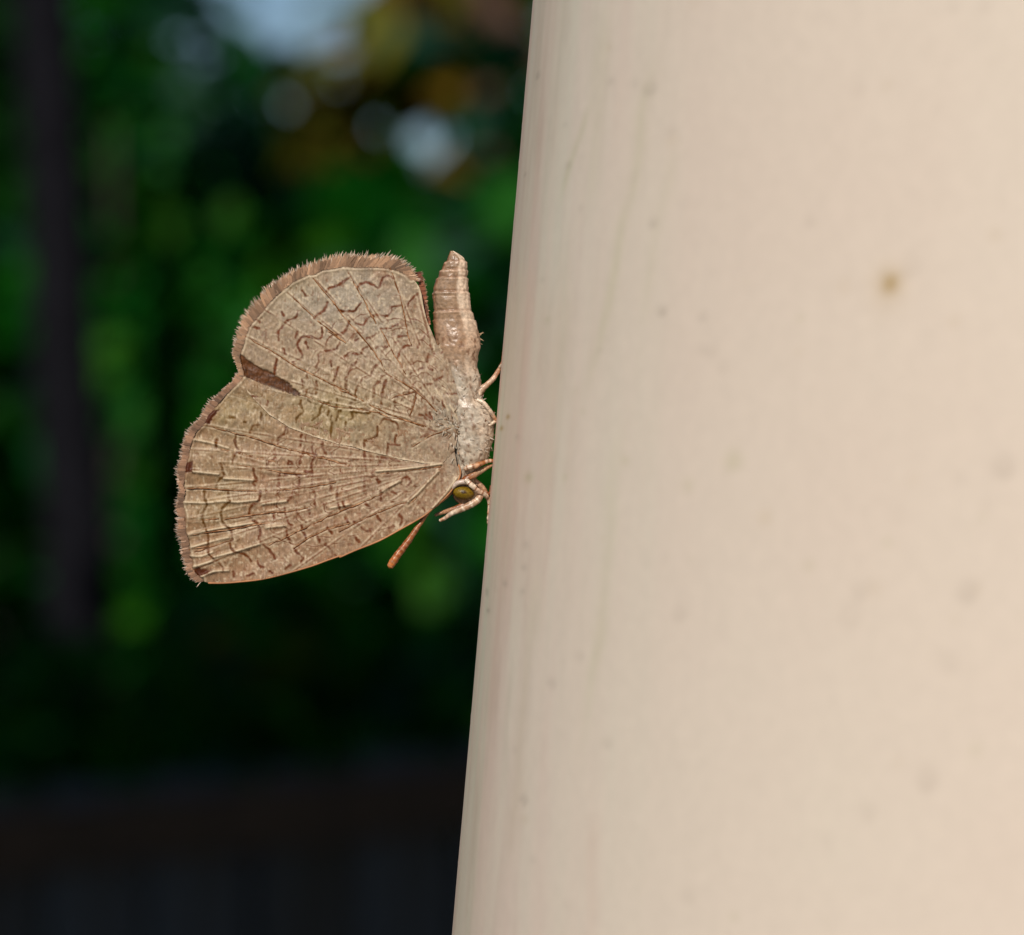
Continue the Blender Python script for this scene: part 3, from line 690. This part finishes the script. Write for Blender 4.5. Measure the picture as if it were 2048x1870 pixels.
    c = c + (DEEP * 1.25 - c) * (0.85 * mg * np.clip(0.75 + 0.8 * fbm(X / 14, Y / 14, seed + 15, 2), 0, 1))[..., None]
    pm = np.exp(-((dm - 7.5) / 2.6) ** 2)
    c = c + (PALE - c) * (0.55 * pm * np.clip(0.5 + fbm(X / 18, Y / 18, seed + 16, 2), 0, 1))[..., None]
    h += 0.04 * pm - 0.05 * mg
    if hind:
        jx = X + 2.2 * fbm(X / 4, Y / 4, 61, 2); jy = Y + 2.2 * fbm(X / 4, Y / 4, 62, 2)
        hole = in_poly(jx, jy, HOLE)
        dh = dist_poly(jx, jy, [np.vstack([HOLE, HOLE[:1]])], 8, x0, y0, step)
        hf = np.where(hole, np.clip(0.4 + dh / 3, 0, 1), np.clip(0.4 - dh / 3, 0, 1))
        c = c + (lin(98, 58, 26) * (1 + .45 * n3_ + .35 * n2_ + .3 * fbm(X / 9, Y / 4, 77, 2) - .35 * np.clip((X - 545) / 60, 0, 1))[..., None] - c) * hf[..., None]
        edge = hole * np.exp(-(dh / 2.5) ** 2)
        c = c * (1 - 0.35 * edge[..., None])  # shade inside the rim of the recessed patch, painted dark
        h -= 0.05 * hf
    else:
        for pe in P_EDGE:
            jx = X + 2 * fbm(X / 4, Y / 4, 61, 2); jy = Y + 2 * fbm(X / 4, Y / 4, 62, 2)
            hole = in_poly(jx, jy, pe)
            dh = dist_poly(jx, jy, [np.vstack([pe, pe[:1]])], 6, x0, y0, step)
            hf = np.where(hole, np.clip(0.5 + dh / 2.5, 0, 1), np.clip(0.5 - dh / 2.5, 0, 1))
            c = c + (lin(86, 40, 14) * (1 + .3 * n3_)[..., None] - c) * hf[..., None]
            h -= 0.03 * hf
    # fan folds of the forewing towards its outer margin
    if not hind:
        th = np.arctan2(Y - 905, 905 - X)
        fan = np.clip((640 - X) / 200, 0, 1)
        h += 0.06 * fan * np.sin(th * 34 + 0.8 * fbm(X / 60, Y / 60, seed + 17))
    Yd = depth(X, Y) - h * 1e-3
    keep = ins.copy()
    need = np.zeros_like(ins)
    cell = ins[:-1, :-1] | ins[1:, :-1] | ins[1:, 1:] | ins[:-1, 1:]
    need[:-1, :-1] |= cell; need[1:, :-1] |= cell; need[1:, 1:] |= cell; need[:-1, 1:] |= cell
    # snap the outer ring of points on to the outline
    snap = need & ~ins
    sx = X[snap]; sy = Y[snap]
    best = np.full(sx.shape, 1e9); bx_ = sx.copy(); by_ = sy.copy()
    n = len(poly_s)
    for i in range(n):
        p = poly_s[i]; q = poly_s[(i + 1) % n]; v = q - p
        t_ = np.clip(((sx - p[0]) * v[0] + (sy - p[1]) * v[1]) / (v @ v + 1e-9), 0, 1)
        ex = p[0] + t_ * v[0]; ey = p[1] + t_ * v[1]; dd = np.hypot(sx - ex, sy - ey)
        m = dd < best
        best[m] = dd[m]; bx_[m] = ex[m]; by_[m] = ey[m]
    X = X.copy(); Y = Y.copy(); X[snap] = bx_; Y[snap] = by_
    idx = -np.ones(X.shape, int); idx[need] = np.arange(need.sum())
    k = (D0 + Yd) / D0
    V = np.stack([(X - 1024) * S, Yd, ZC + (935 - Y) * S], -1)[need]
    F = np.stack([idx[:-1, :-1], idx[:-1, 1:], idx[1:, 1:], idx[1:, :-1]], -1)[cell]
    o = build(name, V, F, mat, parent, cols=c[need] * K_ALB)
    return o

def veins(lines, depth, parent, mat, seed, rad=1.15):
    for k, ln in enumerate(lines):
        sl = smooth_line(resample(ln, max(4, int(resample(ln, 2)[1] / 7)))[0], 3)
        n = len(sl)
        sl = sl + 1.3 * np.stack([vnoise(np.arange(n) * .21, np.full(n, k * 2.1 + 9), seed + 2), vnoise(np.arange(n) * .21, np.full(n, k * 2.7 + 40), seed + 3)], -1)
        y = depth(sl[:, 0], sl[:, 1]) - 0.006e-3
        pts = np.stack([(sl[:, 0] - 1024) * S, y, ZC + (935 - sl[:, 1]) * S], -1)
        rr_ = rad * S * np.interp(np.linspace(0, 1, n), [0, .1, .9, 1], [.6, 1, 1.15, .8]) * (1 + .45 * vnoise(np.arange(n) * .3, np.full(n, k * 1.3 + 70), seed + 6))
        nz = vnoise(np.arange(n) * .45, np.full(n, k * 3.3), seed)[:, None]
        col = lin(120, 70, 24) * (1 + .4 * nz) + np.clip(nz * 1.4, 0, 1) * .3 * PALE
        v, f, c = tube(pts, rr_, col, nseg=6, sub=1)
        build('vein', v, f, mat, parent, c)

def resample(ln, n):
    d = np.concatenate([[0], np.cumsum(np.hypot(*np.diff(ln, axis=0).T))])
    t_ = np.linspace(0, d[-1], n)
    return np.stack([np.interp(t_, d, ln[:, 0]), np.interp(t_, d, ln[:, 1])], -1), d[-1]

def fringe(inner, outer, depth, parent, mat, seed, cols, yoff=0.0, layers=3):
    """Overlapping flat scales along a wing margin, each a narrow toothed blade."""
    r = np.random.default_rng(seed)
    L = resample(inner, 2)[1]
    V = []; F = []; C = []; nv = 0
    for lay in range(layers):
        n = int(L / (2.2, 2.6, 1.7)[lay])
        a, _ = resample(inner, n); b_, _ = resample(outer, n)
        for i in range(n):
            p = a[i] + r.normal(0, .6, 2); q = b_[i]
            d = q - a[i]; ln = np.hypot(*d); d = d / (ln + 1e-6)
            ang = r.normal(0, .13 if lay < 2 else .22); d = np.array([d[0] * math.cos(ang) - d[1] * math.sin(ang), d[0] * math.sin(ang) + d[1] * math.cos(ang)])
            ln *= [r.uniform(.62, .84), r.uniform(.78, 1.0), r.uniform(.80, 1.2)][lay]
            s = np.array([-d[1], d[0]]); w = r.uniform(1.7, 2.6) * (1.15, .7, .30)[lay]
            p = p - d * 3
            pr = [(-w, 0), (w, 0), (w * 1.15, .7), (w * .55, .86 + r.uniform(0, .14)), (w * .1, .84), (-w * .35, 1.0 - r.uniform(0, .1)), (-w * 1.1, .7)]
            yy = depth(p[0], p[1]) + (-0.012 + 0.011 * lay) * 1e-3 + r.normal(0, .006e-3) + yoff
            bend = r.normal(0, .02e-3)
            cc = cols[lay] * r.uniform(.65, 1.35) * (1 + .3 * math.sin(i * .21 + 2 * math.sin(i * .037 + seed)))
            for u, t_ in pr:
                xy = p + s * u + d * (ln + 3) * t_
                V.append(((xy[0] - 1024) * S, yy + bend * t_ * t_, ZC + (935 - xy[1]) * S))
                C.append(cc * (0.85 + 0.25 * t_))
            F.append([nv + k for k in range(7)])
            nv += 7
    o = build('fringe', np.array(V), F, mat, parent, np.array(C), smooth=False)
    return tag(o, kind='stuff')

root_p = P(960, 900)
bf = empty('butterfly', root_p)
tag(bf, 'small tan butterfly with wavy brown lines resting head down on the pole', 'butterfly')

m_wing = attr_mat('wing_scales', rough=0.5, noise_scale=9000.0, noise_amt=0.10, spec=0.30, sheen=0.0, bump=0.25, bump_scale=16000.0)
m_body = attr_mat('body_scales', rough=0.33, noise_scale=7000.0, noise_amt=0.26, spec=0.5, bump=0.6, bump_scale=9000.0)
m_fur = attr_mat('pale_hair', rough=0.6, noise_scale=5000.0, noise_amt=0.12, spec=0.3)

FR = [lin(150, 117, 90), lin(164, 134, 108), lin(182, 162, 144)]
FRF = [lin(142, 108, 84), lin(156, 126, 104), lin(174, 154, 138)]
hw = wing('hindwing', HW_POLY, [HW_MARGIN_IN], HW_LINES, HW_FOLDS, hw_depth, 101, True, bf, m_wing)
hw['label'] = 'near hindwing with a dark brown torn-looking wedge at its lower corner'
veins(HW_VEINS, hw_depth, hw, m_wing, 5)
fringe(HW_MARGIN_IN, HW_MARGIN_OUT, hw_depth, hw, m_wing, 71, FR)
fw = wing('forewing', FW_POLY, [FW_MARGIN_IN], FW_LINES, FW_FOLDS, fw_depth, 202, False, bf, m_wing)
fw['label'] = 'near forewing, browner, partly covered by the hindwing'
veins(FW_VEINS, fw_depth, fw, m_wing, 9)
fringe(FW_MARGIN_IN, FW_MARGIN_OUT, fw_depth, fw, m_wing, 72, FRF)
# thin orange-brown rib along the leading edge of the forewing
ce = smooth_line(FW_COSTA, 3)
cp = np.stack([(ce[:, 0] - 1024) * S, fw_depth(ce[:, 0], ce[:, 1]), ZC + (935 - ce[:, 1]) * S], -1)
v, f, c = tube(cp, np.full(len(cp), 1.7 * S), np.tile(lin(176, 122, 82), (len(cp), 1)) * (1 + .2 * vnoise(np.arange(len(cp)) * .6, np.zeros(len(cp)), 4))[:, None], nseg=7, sub=1)
build('costa', v, f, m_wing, fw, c)

# far pair of wings: the same outlines, mirrored behind the body
def far_wing(name, poly, minn, mout, depth, seed, shift, cols):
    q = poly + np.array(shift)
    step = 5.0
    x0, y0 = q.min(0) - 6; x1, y1 = q.max(0) + 6
    X, Y = np.meshgrid(np.arange(x0, x1, step), np.arange(y0, y1, step), indexing='ij')
    ins = in_poly(X, Y, q); cell = ins[:-1, :-1] & ins[1:, :-1] & ins[1:, 1:] & ins[:-1, 1:]
    need = np.zeros_like(ins)
    need[:-1, :-1] |= cell; need[1:, :-1] |= cell; need[1:, 1:] |= cell; need[:-1, 1:] |= cell
    idx = -np.ones(X.shape, int); idx[need] = np.arange(need.sum())
    far = lambda x, y: -depth(x - shift[0], y - shift[1]) + 0.05e-3
    Yd = far(X, Y) + 0.02e-3 * fbm(X / 14, Y / 14, seed, 2)
    V = np.stack([(X - 1024) * S, Yd, ZC + (935 - Y) * S], -1)[need]
    F = np.stack([idx[:-1, :-1], idx[:-1, 1:], idx[1:, 1:], idx[1:, :-1]], -1)[cell]
    cc = (lin(104, 66, 36) * np.ones(X.shape + (1,)) * (1 + .25 * fbm(X / 20, Y / 20, seed + 3, 3))[..., None])[need]
    o = build(name, V, F, m_wing, bf, cc)
    fringe(minn + np.array(shift), mout + np.array(shift), far, o, m_wing, seed, cols)
    return o
far_wing('hindwing', HW_POLY, HW_MARGIN_IN, HW_MARGIN_OUT, hw_depth, 301, (4, 2), FR)
far_wing('forewing', FW_POLY, FW_MARGIN_IN, FW_MARGIN_OUT, fw_depth, 302, (3, -3), FRF)
# hairs on the inner margin of the hindwing, towards the abdomen
hi = path(('B', '790,345 815,430 840,520 860,640 885,760 915,860'))
ho = path(('B', '850,330 880,430 900,540 905,650 920,780 935,870'))
fringe(hi, ho, lambda x, y: hw_depth(x, y) + 0.25e-3, hw, m_fur, 73, [lin(120, 70, 46), lin(150, 112, 88), lin(140, 118, 96)])

# -- body: one continuous skin from the tip of the abdomen to the head
st_b = [(112, 1135, 1150), (135, 1122, 1205), (170, 1108, 1250), (210, 1090, 1288), (300, 1032, 1305), (400, 985, 1312), (480, 950, 1320), (540, 938, 1328), (600, 940, 1336), (700, 945, 1350), (800, 952, 1380),
        (900, 958, 1405), (1000, 970, 1430), (1100, 980, 1440), (1200, 1010, 1410), (1300, 1050, 1400), (1400, 1090, 1432), (1500, 1110, 1446), (1580, 1120, 1440),
        (1650, 1125, 1470), (1720, 1128, 1530), (1780, 1130, 1575), (1840, 1135, 1588), (1940, 1145, 1582), (2040, 1150, 1568), (2140, 1160, 1540), (2240, 1168, 1512),
        (2320, 1180, 1440), (2400, 1185, 1370), (2450, 1180, 1360), (2500, 1165, 1390), (2560, 1150, 1415), (2610, 1150, 1420), (2660, 1175, 1405), (2700, 1215, 1370), (2718, 1260, 1320)]
kb = 360 / 1841
ys = np.array([480 + a * kb for a, _, _ in st_b]); xl = np.array([680 + a * kb for _, a, _ in st_b]); xr = np.array([680 + a * kb for _, _, a in st_b])
yy = np.arange(ys[0], ys[-1] + .01, 1.6)
XL = np.interp(yy, ys, xl); XR = np.interp(yy, ys, xr)
ker = np.array([1, 2, 3, 2, 1]) / 9.
def sm(a): return np.convolve(np.pad(a, 2, mode='edge'), ker, mode='valid')
XL = sm(XL); XR = sm(XR)
cx = (XL + XR) / 2; hwid = (XR - XL) / 2 * np.where(yy < 640, .93, 1.0)
depth_r = np.minimum(hwid * np.interp(yy, [640, 760], [.62, .95]), 37)
ns = 72
ang = np.arange(ns) / ns * 2 * math.pi
AN, YY = np.meshgrid(ang, yy, indexing='xy')
# segment folds of the abdomen (photo rows)
segs = np.array([523, 541, 556, 585, 623.5])
saw = np.zeros(AN.shape)
for s0, s1 in zip(segs, list(segs[1:]) + [668]):
    q_ = (YY - s0 - 2.0 * np.sin(AN * 1.0)) / (s1 - s0)
    saw += np.where((q_ > 0) & (q_ < 1), 2.0 * (1 - q_) ** 1.5 * np.clip(q_ * 14, 0, 1), 0)
rel = np.zeros(AN.shape)
for sgy in segs:
    d_ = YY - sgy
    prt = np.clip(.6 + .8 * fbm(AN * 3, YY * 0 + sgy, 21, 2), 0, 1)
    rel += prt * (1.0 * np.exp(-((d_ - 2) / 2.6) ** 2) - 1.2 * np.exp(-((d_ + 3) / 2.4) ** 2)) - np.where((d_ < 0) & (d_ > -30), (-d_ / 30) * -0.6, 0)
rel += saw + 1.0 * fbm(AN * 9, YY / 6, 401, 3) + 1.5 * fbm(AN * 3, YY / 16, 403, 2) + np.where(YY > 690, 1.3, 0) * fbm(AN * 7, YY / 9, 402, 2)
rx = hwid[:, None] + rel; ry = depth_r[:, None] + rel
BX = cx[:, None] + np.cos(AN) * np.maximum(rx, .5); BY = np.sin(AN) * np.maximum(ry, .5) * S
BV = np.stack([(BX - 1024) * S, BY, ZC + (935 - YY) * S], -1).reshape(-1, 3)
nr = len(yy)
ii, jj = np.meshgrid(np.arange(nr - 1), np.arange(ns), indexing='ij'); j2 = (jj + 1) % ns
BF = [list(q) for q in np.stack([ii * ns + jj, ii * ns + j2, (ii + 1) * ns + j2, (ii + 1) * ns + jj], -1).reshape(-1, 4)]
BF.append(list(range(ns))[::-1]); BF.append([(nr - 1) * ns + k for k in range(ns)])
u = (BX - XL[:, None]) / (XR - XL)[:, None]
bc = np.ones(AN.shape + (1,)) * lin(150, 123, 98)
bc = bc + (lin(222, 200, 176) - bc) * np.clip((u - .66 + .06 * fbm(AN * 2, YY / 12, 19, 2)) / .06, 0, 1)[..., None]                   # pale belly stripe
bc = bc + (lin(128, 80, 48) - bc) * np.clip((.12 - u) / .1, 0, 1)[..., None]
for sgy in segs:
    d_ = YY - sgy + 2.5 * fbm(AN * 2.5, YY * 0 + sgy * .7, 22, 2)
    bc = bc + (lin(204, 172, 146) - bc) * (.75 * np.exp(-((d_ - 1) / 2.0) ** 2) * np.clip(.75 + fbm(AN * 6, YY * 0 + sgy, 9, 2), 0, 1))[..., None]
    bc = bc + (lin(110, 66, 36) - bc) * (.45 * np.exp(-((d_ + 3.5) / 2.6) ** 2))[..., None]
tho = np.clip((YY - 690) / 70, 0, 1) * np.clip((985 - YY) / 40, 0, 1)
bc = bc + (lin(190, 178, 160) - bc) * (tho * np.clip(.8 + .5 * fbm(AN * 5, YY / 20, 12, 2), 0, 1))[..., None]
mid = np.exp(-((YY - 690) / 45) ** 2)
bc = bc + (lin(172, 138, 110) - bc) * (.6 * mid)[..., None]
fk = np.clip((fbm(AN * 8 + 3, YY / 10, 15, 2) - .30) * 5, 0, 1) * np.clip((YY - 640) / 40, 0, 1)
bc = bc + (lin(104, 62, 30) - bc) * (.7 * fk)[..., None]
bc *= (1 + .2 * fbm(AN * 20, YY / 3, 14, 2) + .22 * fbm(AN * 5, YY / 9, 16, 2))[..., None]
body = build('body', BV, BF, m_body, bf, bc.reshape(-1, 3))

# short pale hair on thorax and head, longer hair over the wing root
r3 = np.random.default_rng(44)
HV = []; HF = []; HC = []; nv = 0
def hair(p, d, ln, w, col):
    global nv
    d = d / np.linalg.norm(d); s = np.cross(d, [0, 1.0, .3]); s /= np.linalg.norm(s) + 1e-9
    m_ = p + d * ln * .55 + np.array([0, -.02e-3, 0]); e = p + d * ln
    for q, ww in ((p, w), (m_, w * .8)):
        HV.append(q - s * ww); HV.append(q + s * ww)
    HV.append(e)
    HF.append([nv, nv + 1, nv + 3, nv + 2]); HF.append([nv + 2, nv + 3, nv + 4])
    for k in range(5): HC.append(col * (0.8 + .1 * k))
    nv += 5
for k in range(130):
    py = r3.uniform(785, 975) if k > 25 else r3.uniform(740, 790)
    i = min(int((py - yy[0]) / 1.6), nr - 1)
    a = r3.uniform(math.pi, 2 * math.pi) if r3.random() < .85 else r3.uniform(0, math.pi)
    pxx = cx[i] + math.cos(a) * hwid[i]; yd = math.sin(a) * depth_r[i] * S
    p = np.array([(pxx - 1024) * S, yd, ZC + (935 - py) * S])
    nrm = np.array([math.cos(a), math.sin(a), 0.0])
    # hair lies back, away from the head and outward from the wing root
    rad_ = np.array([pxx - 905, 0, -(py - 850)]); rad_ /= np.linalg.norm(rad_) + 1e-6
    d = nrm * .03 + rad_ * .9 + np.array([0, 0, .25]) + r3.normal(0, .42, 3)
    tone = r3.random()
    col = lin(190, 178, 162) if tone < .6 else (lin(158, 138, 118) if tone < .93 else lin(104, 60, 36))
    if py < 700: col = lin(182, 154, 128) if tone < .75 else lin(128, 84, 52)
    hair(p, d, r3.uniform(6, 12) * S, r3.uniform(.8, 1.9) * S, col)
for k in range(90):            # tufts that lie over the wing roots
    a = r3.uniform(0, 2 * math.pi); rr_ = abs(r3.normal(0, 26)) + 3
    x = 906 + math.cos(a) * rr_ * .9; y_ = 856 + math.sin(a) * rr_ * 1.3
    p = np.array([(x - 1024) * S, hw_depth(x, y_) - .03e-3, ZC + (935 - y_) * S])
    d = np.array([math.cos(a), -.15, -math.sin(a)]) + r3.normal(0, .75, 3)
    hair(p, d, r3.uniform(6, 15) * S, r3.uniform(.9, 1.8) * S, (lin(182, 170, 152) if r3.random() < .7 else lin(150, 120, 94)))
for bx_, by_, dx_, dy_ in ((957, 668, 12, -3), (958, 672, 9, -9), (958, 676, 10, 6), (955, 684, 8, 4), (952, 778, 6, 5), (944, 790, 5, 6)):
    p = P(bx_, by_, 0); hair(p, np.array([dx_, 0, -dy_]), 12 * S, 1.1 * S, lin(176, 150, 118))
tag(build('hair', np.array(HV), HF, m_fur, body, np.array(HC), smooth=False), kind='stuff')

# -- eyes
def eye(px, py, yd, sgn):
    nu, nv_ = 36, 22
    V = []; C = []; F = []
    for i in range(nv_ + 1):
        th = math.pi * i / nv_
        for j in range(nu):
            ph = 2 * math.pi * j / nu
            n_ = np.array([math.sin(th) * math.cos(ph), math.sin(th) * math.sin(ph), math.cos(th)])
            V.append(P(px, py) * np.array([1, 0, 1]) + np.array([n_[0] * 21.5 * S, yd + n_[1] * 16 * S, n_[2] * 14 * S + n_[0] * -1.5 * S]))
            cc = lin(118, 94, 20) * (1 - .25 * max(-n_[2], 0)) + lin(60, 20, 0) * .4 * max(n_[0] - .3, 0)
            if sgn * n_[1] > 0:
                dpx = math.hypot((n_[0] - 0.0) * 21.5 / 4.6, (n_[2] - .12) * 14.5 / 2.6)
                cc = cc + (lin(50, 24, 4) - cc) * min(1, max(0, 1.35 - dpx) / .5)
                rim_ = abs(n_[2]) > .86
                if rim_: cc = lin(120, 84, 30)
            C.append(cc)
    for i in range(nv_):
        for j in range(nu):
            F.append([i * nu + j, (i + 1) * nu + j, (i + 1) * nu + (j + 1) % nu, i * nu + (j + 1) % nu])
    return build('eye', np.array(V), F, m_eye, body, np.array(C))
m_eye = attr_mat('eye', rough=0.33, noise_scale=14000, noise_amt=.4, spec=.4, bump=.5, bump_scale=16000)
eye(928, 986, -18 * S, -1)['label'] = 'olive green eye with a small dark spot'
eye(928, 987, 19 * S, 1)
# pale brow over the eye
v, f, c = tube([P(905, 976, -20 * S), P(914, 967, -26 * S), P(925, 964, -28 * S), P(936, 965, -27 * S), P(944, 970, -22 * S)], np.array([3.5, 5, 5.5, 5, 3]) * S, np.array([lin(196, 176, 160)] * 5), nseg=10)
build('brow', v, f, m_body, body, c)

# -- feelers (palps), antennae, legs
def limb(name, pts, rad, cols, depth, parent=bf, nseg=10, bands=None, sub=5, seed=0):
    q = np.array([P(x, y) + np.array([0, d_, 0]) for (x, y), d_ in zip(pts, depth)])
    v, f, c = tube(q, np.array(rad) * S, np.array(cols), nseg=nseg, sub=sub)
    rr2 = np.random.default_rng(seed)
    nz = rr2.uniform(.72, 1.3, len(c))[:, None]
    c = c * nz
    if bands is not None:
        ring = np.repeat(np.arange((len(c) - 2) // nseg), nseg)
        mk = np.zeros(len(c), bool); mk[:-2] = (ring % bands[0]) < bands[1]
        c = np.where(mk[:, None], bands[2] * nz, c)
    v = v + rr2.normal(0, .35 * S, v.shape)
    return build(name, v, f, m_body, parent, c)
W_ = lin(222, 202, 178); T_ = lin(170, 128, 96); B_ = lin(120, 66, 30); O_ = lin(150, 92, 50)
z = -22 * S
limb('palp', [(964, 988), (955, 1000), (943, 1008), (927, 1016), (905, 1026), (890, 1036), (880, 1041)], [5.5, 7, 7, 6.5, 5, 4, 3], [T_ * 1.1, lin(184, 152, 124), lin(184, 152, 124), T_, W_ * .8, T_, T_], [z, z * 1.1, z * 1.2, z * 1.2, z * 1.1, z, z], seed=1, bands=(5, 1, W_))
limb('palp', [(958, 992), (938, 1004), (915, 1015), (898, 1021), (882, 1026), (870, 1031)], [5, 6, 5, 4.5, 3.6, 2.5], [T_, T_, B_ * 1.4, T_, T_, T_ * .9], [z * .2, z * .3, z * .3, z * .2, 0, 0], seed=2)
for sg in (1,):
    limb('antenna', [(915, 975), (885, 1000), (862, 1018), (852, 1030), (842, 1045), (831, 1061), (819, 1079), (807, 1095), (796, 1109), (786, 1124), (780, 1133)],
         [3.4, 3.4, 3.6, 4.0, 4.6, 5.4, 6.2, 7.0, 7.6, 7.8, 6.4], [T_, T_, T_, lin(150, 96, 56), lin(160, 100, 58), lin(150, 86, 44), lin(150, 84, 40), lin(140, 72, 32), lin(150, 78, 32), lin(186, 108, 50), lin(196, 120, 64)],
         [-8 * S, -7 * S, -6 * S, -6 * S, -8 * S, -9 * S, -10 * S, -11 * S, -12 * S, -13 * S, -13 * S], bands=(3, 1, lin(168, 116, 78)), seed=3, sub=5)
    limb('antenna', [(915, 975), (880, 985), (835, 1000), (790, 1022), (745, 1040), (720, 1046), (706, 1049)], [3.2, 3.2, 3.4, 4, 5.5, 7, 6], [T_, T_, T_, O_ * .8, O_ * .8, O_, O_], [10 * S, 30 * S, 48 * S, 60 * S, 70 * S, 74 * S, 76 * S], seed=4)
# legs: thigh, shin and foot as one swept limb each, feet on the pole's flank
limb('leg', [(950, 800), (956, 792), (964, 778), (976, 768), (986, 758), (994, 746), (1002, 731), (1005, 722), (1006, 704)], [4, 5.5, 5.8, 5.5, 5, 4.4, 3.4, 2.6, 1.8],
     [W_, W_, lin(206, 176, 150), lin(190, 152, 122), lin(206, 176, 150), lin(190, 140, 106), T_, B_ * 1.3, B_], [-10 * S] * 7 + [-12 * S, -14 * S], seed=5)
limb('leg', [(955, 800), (966, 805), (974, 814), (982, 825), (988, 835), (991, 842), (986, 846), (978, 851)], [4, 4.4, 4.4, 4.3, 4, 3.4, 3.2, 2.6],
     [W_, W_, lin(206, 184, 160), lin(206, 184, 160), T_ * 1.2, T_, W_, W_], [-24 * S, -27 * S, -28 * S, -26 * S, -22 * S, -18 * S, -22 * S, -25 * S], seed=6)
limb('leg', [(950, 806), (972, 772), (990, 752), (1004, 730), (1005, 745), (1005, 762), (1004, 778)], [4, 4, 3.6, 2.8, 2.5, 2.2, 1.6],
     [T_, T_, T_, W_ * .9, W_ * .9, T_, O_], [14 * S, 12 * S, 8 * S, -22 * S, -30 * S, -34 * S, -34 * S], seed=7)
limb('leg', [(930, 938), (937, 935), (953, 931), (966, 926), (976, 922), (984, 922), (988, 925)], [4, 5, 5.2, 4.5, 4, 3.6, 2.5], [T_, W_, lin(206, 160, 124), O_, W_, lin(198, 110, 60), W_],
     [-26 * S, -28 * S, -26 * S, -20 * S, -14 * S, -8 * S, -6 * S], bands=(4, 1, O_), seed=8)
limb('leg', [(926, 962), (934, 957), (948, 950), (962, 942), (975, 934), (984, 930)], [6, 7, 6.5, 5.5, 4.2, 3], [B_ * 1.3, B_ * 1.3, T_, lin(178, 148, 118), T_ * 1.1, T_],
     [-16 * S, -18 * S, -16 * S, -12 * S, -8 * S, -4 * S], seed=9)
limb('leg', [(931, 959), (938, 965), (947, 973), (957, 982), (968, 988), (976, 996), (979, 1008), (979, 1025), (978, 1036), (976, 1047)], [4.6, 5.2, 5.4, 5.2, 5, 4.2, 3.8, 4.2, 4, 2.4],
     [W_, W_, W_, lin(214, 178, 150), W_, lin(206, 164, 134), W_, T_ * 1.2, W_, T_], [-32 * S, -34 * S, -34 * S, -30 * S, -24 * S, -14 * S, -8 * S, -8 * S, -8 * S, -8 * S], bands=(6, 1, B_ * 1.2), seed=10)
limb('leg', [(940, 952), (950, 962), (960, 970), (968, 979), (974, 988), (980, 985), (982, 972)], [5.5, 5.5, 5.5, 5, 4, 3, 2.4], [T_, lin(186, 148, 120), lin(186, 148, 120), T_, B_ * 1.4, B_, B_],
     [4 * S, 4 * S, 4 * S, 4 * S, 2 * S, 2 * S, 2 * S], seed=11)
